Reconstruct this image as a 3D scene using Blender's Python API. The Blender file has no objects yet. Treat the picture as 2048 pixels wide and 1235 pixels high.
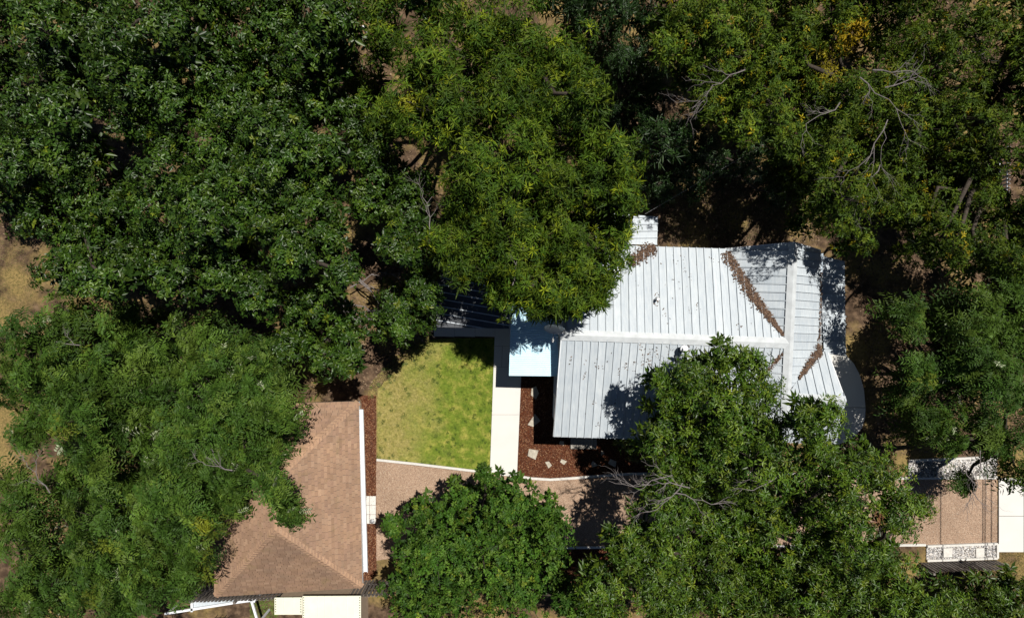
import bpy, math, random
import numpy as np
from mathutils import Vector
R = math.radians
random.seed(7); rng = np.random.default_rng(7)

# ------------------------------------------------------------------ camera, sky, sun, exposure
scene = bpy.context.scene
HC, FP, CX, CY = 30.0, 1350.0, 1024.0, 617.5      # drone height, focal length in photo pixels, nadir pixel
cam = bpy.data.cameras.new('camera'); cam_o = bpy.data.objects.new('camera', cam)
scene.collection.objects.link(cam_o); scene.camera = cam_o
cam.sensor_width = 36; cam.lens = 36 * FP / 2048; cam.clip_end = 2000; cam.clip_start = .1
cam_o.location = (0, 0, HC); cam_o.rotation_euler = (0, 0, 0)
SUN = Vector((.25, .308, 1)).normalized()
world = bpy.data.worlds.new('World'); scene.world = world; world.use_nodes = True
wn = world.node_tree; wn.nodes.clear()
sky = wn.nodes.new('ShaderNodeTexSky'); sky.sky_type = 'NISHITA'; sky.sun_disc = False
sky.air_density = .6; sky.altitude = 2000; sky.dust_density = .3; sky.ozone_density = 1.0
sky.sun_elevation = math.asin(SUN.z); sky.sun_rotation = math.atan2(SUN.x, SUN.y)
bg = wn.nodes.new('ShaderNodeBackground'); bg.inputs[1].default_value = .05
wo = wn.nodes.new('ShaderNodeOutputWorld')
wn.links.new(sky.outputs[0], bg.inputs[0]); wn.links.new(bg.outputs[0], wo.inputs[0])
sl = bpy.data.lights.new('sun', 'SUN'); sl.energy = 5.0; sl.angle = R(.5); sl.color = (1, .955, .88)
so = bpy.data.objects.new('sun', sl); scene.collection.objects.link(so)
so.rotation_euler = SUN.to_track_quat('Z', 'Y').to_euler(); so.location = SUN * 60
vs = scene.view_settings
vs.view_transform = 'Standard'; vs.look = 'None'; vs.gamma = 1; vs.exposure = .15; vs.use_curve_mapping = False
scene.cycles.max_bounces = 6; scene.cycles.diffuse_bounces = 3; scene.cycles.glossy_bounces = 2
scene.cycles.transmission_bounces = 3; scene.cycles.transparent_max_bounces = 4

# ------------------------------------------------------------------ helpers
COL = scene.collection
def P(px, py, z=0.0):
    k = (HC - z) / FP
    return Vector(((px - CX) * k, (CY - py) * k, z))
def link(o, parent=None):
    COL.objects.link(o)
    if parent: o.parent = parent
    return o
def tag(o, label=None, cat=None, group=None, kind=None):
    if label: o['label'] = label
    if cat: o['category'] = cat
    if group: o['group'] = group
    if kind: o['kind'] = kind
    return o
def empty(name, loc, label, cat, group=None):
    o = bpy.data.objects.new(name, None); o.location = loc; o.empty_display_size = .2
    link(o); return tag(o, label, cat, group)
class MB:
    """collects shapes (world coordinates) into one mesh object"""
    def __init__(s): s.v = []; s.f = []
    def add(s, v, f):
        n = len(s.v); s.v += [tuple(p) for p in v]; s.f += [tuple(i + n for i in q) for q in f]; return s
    def prism(s, base, off):
        """closed prism: polygon base (3D points) moved by off"""
        n = len(base); off = Vector(off); b = [Vector(p) for p in base]
        s.add(b + [p + off for p in b], [tuple(range(n - 1, -1, -1)), tuple(range(n, 2 * n))] +
              [(i, (i + 1) % n, n + (i + 1) % n, n + i) for i in range(n)]); return s
    def poly(s, pts, z0, z1):
        a = sum(pts[i][0] * pts[(i + 1) % len(pts)][1] - pts[(i + 1) % len(pts)][0] * pts[i][1] for i in range(len(pts)))
        if a < 0: pts = pts[::-1]
        return s.prism([(p[0], p[1], z0) for p in pts], (0, 0, z1 - z0))
    def box(s, c, size, rz=0):
        x, y, z = [d / 2 for d in size]; ca, sa = math.cos(rz), math.sin(rz)
        q = [(c[0] + ca * i * x - sa * j * y, c[1] + sa * i * x + ca * j * y) for i, j in ((-1, -1), (1, -1), (1, 1), (-1, 1))]
        return s.poly(q, c[2] - z, c[2] + z)
    def beam(s, a, b, w, h):
        a = Vector(a); b = Vector(b); t = (b - a).normalized()
        si = t.cross(Vector((0, 0, 1)))
        si = Vector((1, 0, 0)) if si.length < 1e-4 else si.normalized()
        up = si.cross(t)
        q = [a + si * i * w / 2 + up * j * h / 2 for i, j in ((-1, -1), (1, -1), (1, 1), (-1, 1))]
        return s.prism(q, b - a)
    def tube(s, pts, rad, n=6, cap=True):
        pts = [Vector(p) for p in pts]; m = len(pts); V = []; F = []
        for i, p in enumerate(pts):
            t = (pts[min(i + 1, m - 1)] - pts[max(i - 1, 0)])
            t = t.normalized() if t.length > 1e-6 else Vector((0, 0, 1))
            a = t.cross(Vector((.31, .95, .02))); a = a.normalized(); b = t.cross(a)
            r = rad[i] if hasattr(rad, '__len__') else rad
            V += [p + (a * math.cos(k * 2 * math.pi / n) + b * math.sin(k * 2 * math.pi / n)) * r for k in range(n)]
        for i in range(m - 1):
            for k in range(n):
                F.append((i * n + k, i * n + (k + 1) % n, (i + 1) * n + (k + 1) % n, (i + 1) * n + k))
        if cap: F.append(tuple(range(n - 1, -1, -1))); F.append(tuple(range((m - 1) * n, m * n)))
        return s.add(V, F)
    def build(s, name, mat, parent=None, smooth=False, col=None):
        me = bpy.data.meshes.new(name); 
        off = parent.matrix_world.translation if parent else None
        v = s.v
        if parent:
            t = Vector((0, 0, 0)); p = parent
            while p: t += p.location; p = p.parent
            v = [(a - t.x, b - t.y, c - t.z) for a, b, c in s.v]
        me.from_pydata(v, [], s.f); me.materials.append(mat)
        if smooth: me.polygons.foreach_set('use_smooth', [True] * len(me.polygons))
        if col is not None:
            at = me.attributes.new('col', 'FLOAT_COLOR', 'POINT')
            at.data.foreach_set('color', list(col) * len(v))
        me.update()
        return link(bpy.data.objects.new(name, me), parent)
def fast_mesh(name, V, ntri_faces, mat, parent=None, C=None, fs=3, smooth=False):
    """V (n,3) float array, faces (m,fs) int array -> object"""
    V = np.ascontiguousarray(V, dtype=np.float32).copy(); Fc = np.ascontiguousarray(ntri_faces, dtype=np.int32)
    if parent:
        t = Vector((0, 0, 0)); p = parent
        while p: t += p.location; p = p.parent
        V -= np.array(t, dtype=np.float32)
    me = bpy.data.meshes.new(name)
    me.vertices.add(len(V)); me.vertices.foreach_set('co', V.ravel())
    me.loops.add(Fc.size); me.loops.foreach_set('vertex_index', Fc.ravel())
    me.polygons.add(len(Fc)); me.polygons.foreach_set('loop_start', np.arange(0, Fc.size, fs, dtype=np.int32))
    me.update(calc_edges=True)
    if C is not None:
        at = me.attributes.new('col', 'FLOAT_COLOR', 'POINT')
        at.data.foreach_set('color', np.ascontiguousarray(C, dtype=np.float32).ravel())
    me.materials.append(mat)
    if smooth: me.polygons.foreach_set('use_smooth', np.ones(len(Fc), dtype=bool))
    return link(bpy.data.objects.new(name, me), parent)

# ------------------------------------------------------------------ materials
def srgb(r, g, b): return tuple(((c / 255 + .055) / 1.055) ** 2.4 if c > 10 else c / 255 / 12.92 for c in (r, g, b)) + (1,)
class Mat:
    def __init__(s, name, rough=.7, spec=.4, metal=0):
        s.m = bpy.data.materials.new(name); s.m.use_nodes = True; s.t = s.m.node_tree
        s.b = s.t.nodes['Principled BSDF']; s.b.inputs['Roughness'].default_value = rough
        s.b.inputs['Specular IOR Level'].default_value = spec; s.b.inputs['Metallic'].default_value = metal
        g = s.t.nodes.new('ShaderNodeNewGeometry'); s.pos = g.outputs['Position']
    def n(s, kind, **kw):
        nd = s.t.nodes.new(kind)
        for k, v in kw.items(): setattr(nd, k, v)
        return nd
    def L(s, a, b): s.t.links.new(a, b)
    def mapping(s, scale, rot=0):
        mp = s.n('ShaderNodeMapping'); mp.inputs['Scale'].default_value = scale; mp.inputs['Rotation'].default_value = (0, 0, rot)
        s.L(s.pos, mp.inputs[0]); return mp.outputs[0]
    def noise(s, scale, detail=4, vec=None, rough=.6):
        nz = s.n('ShaderNodeTexNoise'); nz.inputs['Scale'].default_value = scale; nz.inputs['Detail'].default_value = detail
        nz.inputs['Roughness'].default_value = rough; s.L(vec or s.pos, nz.inputs['Vector']); return nz.outputs[0]
    def ramp(s, f, stops, const=False):
        r = s.n('ShaderNodeValToRGB'); e = r.color_ramp.elements
        if const: r.color_ramp.interpolation = 'CONSTANT'
        while len(e) < len(stops): e.new(.5)
        for el, (p, c) in zip(e, stops): el.position = p; el.color = c if len(c) == 4 else tuple(c) + (1,)
        s.L(f, r.inputs[0]); return r.outputs[0]
    def mix(s, f, a, b, mode='MIX'):
        m = s.n('ShaderNodeMix', data_type='RGBA', blend_type=mode)
        if isinstance(f, (int, float)): m.inputs[0].default_value = f
        else: s.L(f, m.inputs[0])
        for i, c in ((6, a), (7, b)):
            if isinstance(c, tuple): m.inputs[i].default_value = c if len(c) == 4 else c + (1,)
            else: s.L(c, m.inputs[i])
        return m.outputs[2]
    def math(s, op, a, b=0.0, clamp=False):
        m = s.n('ShaderNodeMath', operation=op, use_clamp=clamp)
        for i, c in enumerate((a, b)):
            if isinstance(c, (int, float)): m.inputs[i].default_value = c
            else: s.L(c, m.inputs[i])
        return m.outputs[0]
    def attr(s, name='col'):
        a = s.n('ShaderNodeAttribute', attribute_name=name); return a.outputs['Color']
    def base(s, c):
        if isinstance(c, tuple): s.b.inputs['Base Color'].default_value = c if len(c) == 4 else c + (1,)
        else: s.L(c, s.b.inputs['Base Color'])
        return s
    def bump(s, f, strength=.4, dist=.02):
        b = s.n('ShaderNodeBump'); b.inputs['Strength'].default_value = strength; b.inputs['Distance'].default_value = dist
        s.L(f, b.inputs['Height']); s.L(b.outputs[0], s.b.inputs['Normal']); return s
def simple(name, c, rough=.6, var=.25, scale=6, spec=.4, metal=0, bump=0):
    m = Mat(name, rough, spec, metal); f = m.noise(scale, 5)
    lo = tuple(x * (1 - var) for x in c[:3]); hi = tuple(min(1, x * (1 + var)) for x in c[:3])
    m.base(m.ramp(f, [(.3, lo), (.7, hi)]))
    if bump: m.bump(m.noise(scale * 6, 3), bump)
    return m.m
def leaf_mat(name, rough=.42, trans=.22, spec=.45):
    m = Mat(name, rough, spec); c = m.attr(); m.base(c)
    tr = m.n('ShaderNodeBsdfTranslucent'); m.L(m.mix(.5, c, (.11, .16, .01), 'MIX'), tr.inputs[0])
    mx = m.n('ShaderNodeMixShader'); mx.inputs[0].default_value = trans
    out = m.t.nodes['Material Output']; m.L(m.b.outputs[0], mx.inputs[1]); m.L(tr.outputs[0], mx.inputs[2]); m.L(mx.outputs[0], out.inputs[0])
    return m.m
M = {}
M['leaf'] = leaf_mat('leaf_glossy', .40, .15, .34)
M['leaf_matte'] = leaf_mat('leaf_matte', .5, .16, .16)
mm = Mat('fallen_leaf', .8, .2); mm.base(mm.attr()); M['litter'] = mm.m
M['bark'] = simple('bark', (.06, .048, .038), .9, .4, 9, .2, bump=.5)
M['dead_wood'] = simple('dead_wood', (.17, .15, .145), .85, .3, 12, .2)
# bare ground with dry grass patches
mm = Mat('bare_ground', .95, .1)
soil = mm.ramp(mm.noise(3.1, 8), [(.3, srgb(52, 41, 33)), (.5, srgb(84, 68, 54)), (.68, srgb(120, 99, 79))])
dry = mm.ramp(mm.noise(9, 6), [(.3, srgb(92, 84, 50)), (.6, srgb(146, 124, 80)), (.8, srgb(108, 108, 56))])
msk = mm.ramp(mm.noise(.42, 5), [(.46, (0, 0, 0)), (.6, (1, 1, 1))])
gcol = mm.mix(msk, soil, dry)
mm.base(gcol).bump(mm.noise(24, 6), .6, .04); M['ground'] = mm.m
# lawn: vivid towards the walk, dusty and worn towards the garage
def lawn_mat(name, blade):
    m = Mat(name, .85, .2)
    sx = m.n('ShaderNodeSeparateXYZ'); m.L(m.pos, sx.inputs[0])
    wx = m.math('MULTIPLY_ADD', sx.outputs[0], .34); wx.node.inputs[2].default_value = 1.66
    wx = m.math('ADD', wx, m.math('MULTIPLY', m.math('SUBTRACT', m.noise(.9, 6), .5), 2.2))
    wx = m.math('ADD', wx, m.math('MULTIPLY', sx.outputs[1], -.05), True)
    k = 1.1 if blade else .94
    fine = m.ramp(m.noise(11, 8, rough=.75), [(.34, (.62, .68, .58)), (.5, (1, 1, 1)), (.66, (1.2, 1.18, 1.16))])
    c1 = m.ramp(m.noise(5, 6), [(.3, tuple(x * k for x in srgb(138, 134, 70)[:3])), (.5, tuple(x * k for x in srgb(164, 153, 92)[:3])), (.7, tuple(x * k for x in srgb(178, 165, 108)[:3]))])
    c2 = m.ramp(m.noise(2.6, 7), [(.3, tuple(x * k for x in srgb(100, 124, 42)[:3])), (.5, tuple(x * k for x in srgb(126, 142, 52)[:3])), (.68, tuple(x * k for x in srgb(172, 168, 84)[:3]))])
    m.base(m.mix(1.0, m.mix(wx, c1, c2), fine, 'MULTIPLY')); m.bump(m.noise(40, 4), .8, .04); return m.m
M['lawn'] = lawn_mat('lawn_soil', False); M['blade'] = lawn_mat('grass_blade', True)
mm = Mat('straw_grass', .9, .15); mm.base(mm.attr()); M['straw'] = mm.m
# concrete
mm = Mat('concrete', .85, .25)
mm.base(mm.mix(mm.ramp(mm.noise(1.3, 6), [(.35, (.74, .74, .74)), (.7, (1, 1, 1))]), (.52, .505, .475), (.66, .645, .61))).bump(mm.noise(60, 3), .15, .01); M['concrete'] = mm.m
M['kerb'] = simple('kerb_concrete', (.60, .58, .54), .85, .12, 8, .2, bump=.2)
M['joint'] = simple('joint_dirt', (.12, .10, .08), .95, .3, 20)
# gravel
mm = Mat('gravel', .95, .15)
vor = mm.n('ShaderNodeTexVoronoi'); vor.inputs['Scale'].default_value = 40; mm.L(mm.pos, vor.inputs['Vector'])
cell = mm.ramp(vor.outputs['Color'], [(.1, srgb(138, 114, 97)), (.45, srgb(164, 139, 119)), (.75, srgb(180, 155, 134)), (.95, srgb(198, 178, 156))])
big = mm.ramp(mm.noise(.55, 5), [(.3, (.78, .76, .74)), (.7, (1.04, 1.02, 1))])
mm.base(mm.mix(1.0, cell, big, 'MULTIPLY')).bump(vor.outputs['Distance'], .7, .02); M['gravel'] = mm.m
mm = Mat('chip_rock', .9, .2); mm.base(mm.attr()); M['rock'] = mm.m
mm = Mat('mulch_soil', .95, .1); mm.base(mm.ramp(mm.noise(22, 6), [(.3, srgb(46, 24, 14)), (.55, srgb(92, 52, 34)), (.75, srgb(120, 74, 48))])).bump(mm.noise(45, 4), 1, .04); M['mulch'] = mm.m
M['flag'] = simple('flagstone', (.42, .38, .31), .85, .3, 7, .2, bump=.4)
# silver roof metal: faint streaks down the slope
mm = Mat('roof_metal', .5, .25, 0)
f1 = mm.noise(2.2, 6); f2 = mm.noise(1.0, 4, mm.mapping((16, 2.0, 2), 0)); f3 = mm.noise(14, 5)
oi = mm.n('ShaderNodeObjectInfo'); tone = mm.ramp(oi.outputs['Random'], [(0, (.90, .91, .92)), (1, (1.04, 1.04, 1.04))])
c = mm.ramp(f1, [(.3, (.42, .465, .505)), (.5, (.48, .525, .56)), (.72, (.55, .59, .61))])
c = mm.mix(.55, c, mm.ramp(f2, [(.3, (.37, .425, .48)), (.7, (.57, .605, .63))])); c = mm.mix(mm.ramp(f3, [(.62, (0, 0, 0)), (.78, (.35, .35, .35))]), c, (.42, .42, .42))
mm.base(mm.mix(1.0, c, tone, 'MULTIPLY')); mm.L(mm.ramp(f1, [(.3, (.44, .44, .44)), (.7, (.58, .58, .58))]), mm.b.inputs['Roughness']); M['roof'] = mm.m
M['roof_cap'] = simple('roof_cap_metal', (.53, .56, .58), .5, .13, 3, .3, 0)
M['under'] = simple('roof_underlay', (.10, .10, .105), .9, .2, 5)
M['siding'] = simple('pale_blue_siding', (.50, .58, .66), .6, .1, 4)
M['white_trim'] = simple('white_painted_trim', (.74, .76, .79), .45, .06, 5)
M['glass'] = simple('dark_glass', (.03, .04, .05), .08, .2, 2, .6)
M['canopy'] = simple('pale_blue_sheet', (.60, .84, .97), .35, .05, 3, .5)
M['charcoal'] = simple('charcoal_metal', (.045, .05, .06), .35, .25, 5, .5)
M['charcoal_rib'] = simple('worn_metal_rib', (.52, .57, .62), .4, .2, 9, .5)
M['galv'] = simple('galvanised_steel', (.40, .41, .42), .4, .15, 10, .5, .4)
M['dish'] = simple('dish_enamel', (.62, .62, .60), .5, .1, 6)
mm = Mat('shingle', .95, .12)
n1 = mm.ramp(mm.noise(60, 3), [(.3, (.72, .72, .72)), (.7, (1.15, 1.15, 1.15))]); n2 = mm.ramp(mm.noise(.8, 5), [(.35, (.82, .82, .83)), (.7, (1.06, 1.03, .99))])
stn = mm.ramp(mm.noise(1.7, 6), [(.56, (0, 0, 0)), (.7, (.5, .5, .5))])
mm.base(mm.mix(stn, mm.mix(1, mm.mix(1, mm.attr(), n1, 'MULTIPLY'), n2, 'MULTIPLY'), (.21, .15, .075))); M['shingle'] = mm.m
M['fence'] = simple('weathered_fence_wood', (.17, .15, .135), .9, .3, 8, .2)
M['deck'] = simple('grey_deck_wood', (.30, .28, .25), .85, .2, 10, .2)
M['cream'] = simple('cream_sheet_metal', (.74, .74, .60), .55, .06, 2)
M['dark'] = simple('dark_rubber', (.03, .03, .03), .7, .2, 10)
M['wire'] = simple('black_cable', (.05, .05, .055), .6, .1, 4)
M['pale_wire'] = simple('aluminium_cable', (.2, .2, .2), .5, .1, 4)
M['tan'] = simple('tan_stucco', (.42, .32, .23), .9, .12, 5)

# ------------------------------------------------------------------ ground, lawn, paths, driveway
def sheet(name, px, z, mat, z0=None, zb=0, kind='structure'):
    o = MB().poly([P(x, y, 0) for x, y in px], zb, z).build(name, mat); o['kind'] = kind; return o
g = MB().add([(-600, -600, 0), (600, -600, 0), (600, 600, 0), (-600, 600, 0)], [(0, 1, 2, 3)]).build('ground', M['ground']); g['kind'] = 'structure'
LAWN = [(755, 916), (755, 800), (756, 778), (764, 770), (769, 762), (779, 760), (784, 748), (795, 747), (798, 736), (808, 730), (806, 722), (817, 715), (822, 703), (834, 700), (838, 688), (850, 686), (858, 680), (900, 676), (991, 676), (979, 942)]
LAWN_FRINGE = [(735, 800), (740, 765), (790, 715), (830, 675), (860, 672), (850, 700), (800, 755), (765, 785)]
sheet('lawn', LAWN, .02, M['lawn'], zb=-.05)
DRIVE = [(752, 921), (985, 948), (1045, 952), (1100, 957), (1180, 953), (1260, 947), (1500, 946), (1810, 957), (1994, 957), (1994, 1083), (1850, 1088), (1180, 1092), (900, 1100), (752, 1120)]
sheet('driveway', DRIVE, .012, M['gravel'], zb=-.05)
BED_H = [(1041, 756), (1105, 740), (1105, 860), (1300, 860), (1300, 944), (1180, 951), (1100, 955), (1062, 953), (1034, 948)]
BED_G = [(716, 790), (752, 790), (753, 1150), (733, 1165), (725, 1160), (722, 800)]
sheet('mulch_bed', BED_H, .016, M['mulch'], zb=-.05)
sheet('mulch_bed', BED_G, .02, M['mulch'], zb=-.05)
sheet('mulch_bed', [(1100, 1096), (1260, 1094), (1260, 1180), (1100, 1180)], .01, M['mulch'], zb=-.05)
# concrete walk: slabs as pieces over a dirt bed
wk = sheet('walkway', [(992, 600), (1060, 600), (1042, 756), (1034, 946), (980, 941)], .03, M['joint'], zb=-.06)
wk2 = sheet('walkway', [(868, 655), (991.5, 655), (991.5, 673), (868, 672)], .028, M['joint'], zb=-.06)
def slab(parent, px, z=.06, mat=None):
    return MB().poly([P(x, y, 0) for x, y in px], -.05, z).build('slab', mat or M['concrete'], parent)
def wl(y): return 992 + (980 - 992) * (y - 600) / 341
def wr(y): return 1050 + (1042 - 1050) * (y - 600) / 156 if y < 756 else 1042 + (1034 - 1042) * (y - 756) / 190
for a, b in ((600, 640), (640.4, 691), (691.5, 733), (733.5, 828), (828.5, 944)):
    if b == 733:
        for t0, t1 in ((0, .28), (.29, 1)):
            f = lambda y, t: wl(y) + (wr(y) - wl(y)) * t
            slab(wk, [(f(a, t0), a), (f(a, t1), a), (f(b, t1), b), (f(b, t0), b)], .06 + .002 * t0)
    else:
        slab(wk, [(wl(a), a), (wr(a), a), (wr(b), b + (2 if b == 944 else 0)), (wl(b), b)], .06)
for a, b in ((868, 909), (909.5, 950), (950.5, 991)):
    slab(wk2, [(a, 655), (b, 655), (b, 673), (a, 672)])
# concrete kerb lines along the driveway
def kerb(px, w, h, z0=-.05):
    pts = [P(x, y, 0) for x, y in px]; m = MB(); L = []; Rr = []
    for i, p in enumerate(pts):
        t = (pts[min(i + 1, len(pts) - 1)] - pts[max(i - 1, 0)]).normalized(); s = Vector((-t.y, t.x, 0)) * w / 2
        L.append(p + s); Rr.append(p - s)
    n = len(pts); V = [Vector((q.x, q.y, z)) for z in (z0, h) for q in L + Rr]
    F = []
    for i in range(n - 1):
        for (a, b) in ((0, n), (3 * n, 2 * n)): F.append((a + i, b + i, b + i + 1, a + i + 1))
        F.append((i, i + 1, 2 * n + i + 1, 2 * n + i)); F.append((n + i + 1, n + i, 3 * n + i, 3 * n + i + 1))
    F += [(0, 2 * n, 3 * n, n), (n - 1, 2 * n - 1, 4 * n - 1, 3 * n - 1)]
    m.add(V, F); o = m.build('kerb', M['kerb']); o['kind'] = 'structure'; return o
kerb([(754, 918), (830, 926), (905, 935), (979, 944), (1034, 950), (1062, 955), (1100, 957.5), (1140, 955), (1190, 951), (1260, 946), (1500, 944), (1700, 950), (1814, 955)], .10, .10)
kerb([(1060, 1095), (1180, 1093), (1400, 1092), (1850, 1088)], .10, .08)
# sidewalk by the street, raised rock strips either side of the drive mouth
sw = sheet('sidewalk', [(1996, 955), (2120, 955), (2120, 1104), (1996, 1101)], .03, M['joint'], zb=-.06)
for (x0, x1) in ((1996, 2045), (2046, 2120)):
    for (y0, y1) in ((955, 1030), (1031, 1102)):
        slab(sw, [(x0, y0), (x1, y0), (x1, y1), (x0, y1)], .06)
STRIP_T = [(1816, 920), (1992, 912), (1992, 954), (1816, 955)]; STRIP_B = [(1852, 1090), (1992, 1085), (1992, 1114), (1852, 1119)]
for st in (STRIP_T, STRIP_B):
    sheet('rock_strip', st, .03, M['joint'], zb=-.05)
    kerb(st[:2], .09, .13); kerb(st[2:], .09, .12)
kerb([STRIP_B[1], STRIP_B[2]], .09, .125)

# ------------------------------------------------------------------ scatter: blades, mulch chips, pebbles, litter
def in_poly(pts, x, y):
    r = np.zeros(len(x), bool); n = len(pts)
    for i in range(n):
        x1, y1 = pts[i]; x2, y2 = pts[(i + 1) % n]
        c = ((y1 > y) != (y2 > y)) & (x < (x2 - x1) * (y - y1) / (y2 - y1 + 1e-9) + x1); r ^= c
    return r
def sample(px, n):
    a = np.array(px); lo, hi = a.min(0), a.max(0); xs, ys = [], []; tot = 0
    while tot < n:
        x = rng.uniform(lo[0], hi[0], n); y = rng.uniform(lo[1], hi[1], n); k = in_poly(px, x, y)
        xs.append(x[k]); ys.append(y[k]); tot += k.sum()
    x = np.concatenate(xs)[:n]; y = np.concatenate(ys)[:n]
    return np.stack([(x - CX) * HC / FP, (CY - y) * HC / FP], 1)
def blades(name, px, n, h, z, mat, label, cat, cols=None):
    p = sample(px, n); a = rng.uniform(0, 6.28, n); l = rng.uniform(.5, 1.2, n) * h; w = rng.uniform(.006, .013, n)
    lean = rng.uniform(.2, 1.0, n) * l; d = np.stack([np.cos(a), np.sin(a)], 1); s = np.stack([-d[:, 1], d[:, 0]], 1)
    V = np.zeros((n, 3, 3)); V[:, 0, :2] = p - s * w[:, None]; V[:, 1, :2] = p + s * w[:, None]; V[:, 2, :2] = p + d * lean[:, None]
    V[:, :2, 2] = z; V[:, 2, 2] = z + l
    C = None
    if cols is not None:
        c = np.array(cols)[rng.integers(0, len(cols), n)] * rng.uniform(.7, 1.2, (n, 1)); C = np.ones((n, 3, 4)); C[..., :3] = c[:, None]; C = C.reshape(-1, 4)
    o = fast_mesh(name, V.reshape(-1, 3), np.arange(n * 3).reshape(-1, 3), mat, C=C); tag(o, label, cat, kind='stuff'); return o
blades('lawn_grass', LAWN, 90000, .05, .018, M['blade'], 'short patchy green and straw-coloured lawn grass beside the white walk', 'grass')
blades('lawn_grass', LAWN_FRINGE, 5000, .05, 0, M['blade'], 'thinning grass where the lawn gives way to bare dirt', 'grass')
def tufts(name, px, n, label, cols):
    c = sample(px, n); V = []; C = []
    for (x, y) in c:
        R_ = random.uniform(.03, .11); col = random.choice(cols)
        for k in range(int(60 * R_ / .1)):
            a = random.uniform(0, 6.28); rr = R_ * math.sqrt(random.random()); h = random.uniform(.03, .08); b = random.uniform(0, 6.28); w = .009
            p = (x + rr * math.cos(a), y + rr * math.sin(a)); u = random.uniform(.75, 1.2)
            V += [(p[0] - w * math.sin(b), p[1] + w * math.cos(b), .018), (p[0] + w * math.sin(b), p[1] - w * math.cos(b), .018), (p[0] + h * .8 * math.cos(b), p[1] + h * .8 * math.sin(b), .02 + h)]; C += [(col[0] * u, col[1] * u, col[2] * u, 1)] * 3
    o = fast_mesh(name, np.array(V), np.arange(len(V)).reshape(-1, 3), M['straw'], C=np.array(C)); tag(o, label, 'weeds', kind='stuff')
tufts('lawn_weeds', LAWN, 110, 'darker green weed tufts dotted through the worn lawn', [(.07, .12, .02), (.09, .14, .025), (.06, .10, .02)])
tufts('lawn_weeds', LAWN_FRINGE, 30, 'pale green weed tufts on the dirt beside the lawn', [(.14, .18, .06), (.10, .15, .04)])
blades('dry_grass', [(-200, 480), (45, 480), (75, 560), (60, 660), (40, 900), (-200, 900)], 26000, .05, .0, M['straw'], 'dry straw-coloured grass at the left edge of the yard', 'grass', [(.30, .22, .10), (.24, .2, .08), (.16, .17, .05)])
blades('weed_grass', [(1320, 350), (1560, 340), (1560, 480), (1330, 478)], 9000, .06, .0, M['straw'], 'thin weedy grass in the shade north of the metal roof', 'grass', [(.12, .14, .04), (.2, .18, .08), (.09, .12, .03)])
blades('weed_grass', [(1995, 1104), (2110, 1104), (2110, 1260), (1850, 1260), (1850, 1150)], 12000, .06, .0, M['straw'], 'dry brown and olive grass beyond the fence by the sidewalk', 'grass', [(.2, .16, .06), (.26, .18, .09), (.13, .14, .04)])
blades('weed_grass', [(500, 1200), (560, 1190), (560, 1260), (500, 1260)], 2500, .07, .0, M['straw'], 'bright green weeds beside the cream shed roof', 'grass', [(.12, .24, .03), (.17, .26, .05)])
def bits(name, px, n, size, z, mat, label, cat, cols, flat=.5, aspect=2.5):
    """small wood chips or stones: four-sided wedges"""
    p = sample(px, n); a = rng.uniform(0, 6.28, n); l = rng.uniform(.45, 1.2, n) * size; w = l / aspect * rng.uniform(.6, 1.4, n); h = l * flat * rng.uniform(.5, 1.2, n)
    d = np.stack([np.cos(a), np.sin(a), rng.normal(0, .25, n)], 1); s = np.stack([-np.sin(a), np.cos(a), rng.normal(0, .3, n)], 1)
    c = np.concatenate([p, np.full((n, 1), z) + rng.uniform(0, size * .3, (n, 1))], 1)
    V = np.zeros((n, 6, 3)); V[:, 0] = c - d * l[:, None] / 2; V[:, 1] = c - s * w[:, None] / 2; V[:, 2] = c + d * l[:, None] / 2; V[:, 3] = c + s * w[:, None] / 2
    up = np.zeros((n, 3)); up[:, 2] = h; j = rng.normal(0, .12, (n, 2, 3)) * size
    V[:, 4] = c + up - d * l[:, None] * .2 + j[:, 0]; V[:, 5] = c + up + d * l[:, None] * .2 + j[:, 1]
    V[:, 4:, 2] = np.maximum(V[:, 4:, 2], z + .004)
    T = np.array([(0, 1, 4), (1, 5, 4), (1, 2, 5), (2, 3, 5), (3, 4, 5), (3, 0, 4)])
    Fc = (np.arange(n)[:, None, None] * 6 + T).reshape(-1, 3)
    col = np.array(cols)[rng.integers(0, len(cols), n)] * rng.uniform(.75, 1.25, (n, 1)); C = np.ones((n, 6, 4)); C[..., :3] = col[:, None]
    o = fast_mesh(name, V.reshape(-1, 3), Fc, mat, C=C.reshape(-1, 4)); tag(o, label, cat, kind='stuff'); return o
MC = [(.13, .055, .03), (.17, .075, .04), (.09, .04, .025), (.21, .10, .055), (.30, .17, .09), (.07, .03, .02)]
bits('mulch', BED_H, 9000, .075, .012, M['litter'], 'red-brown bark mulch around the flagstones by the house', 'mulch', MC, .3, 2.8)
bits('mulch', BED_G, 5500, .075, .016, M['litter'], 'red-brown bark mulch in the strip beside the shingled garage', 'mulch', MC, .3, 2.8)
bits('mulch', [(1110, 1097), (1250, 1096), (1250, 1170), (1110, 1170)], 2500, .08, .008, M['litter'], 'red-brown bark mulch south of the driveway kerb', 'mulch', MC, .3, 2.8)
bits('pebbles', DRIVE, 16000, .032, .011, M['rock'], 'loose tan pebbles on the gravel driveway', 'gravel', [(.30, .23, .17), (.38, .31, .24), (.24, .18, .14), (.48, .42, .35)], .5, 1.3)
RC = [(.60, .58, .56), (.70, .68, .66), (.42, .41, .41), (.30, .29, .29), (.55, .5, .45), (.20, .20, .20)]
bits('white_rocks', STRIP_T, 3200, .085, .025, M['rock'], 'white and grey rocks in the strip north of the drive mouth', 'rocks', RC, .6, 1.3)
bits('white_rocks', STRIP_B, 2600, .075, .025, M['rock'], 'white and grey rocks in the strip along the wooden fence', 'rocks', RC, .6, 1.3)
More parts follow.
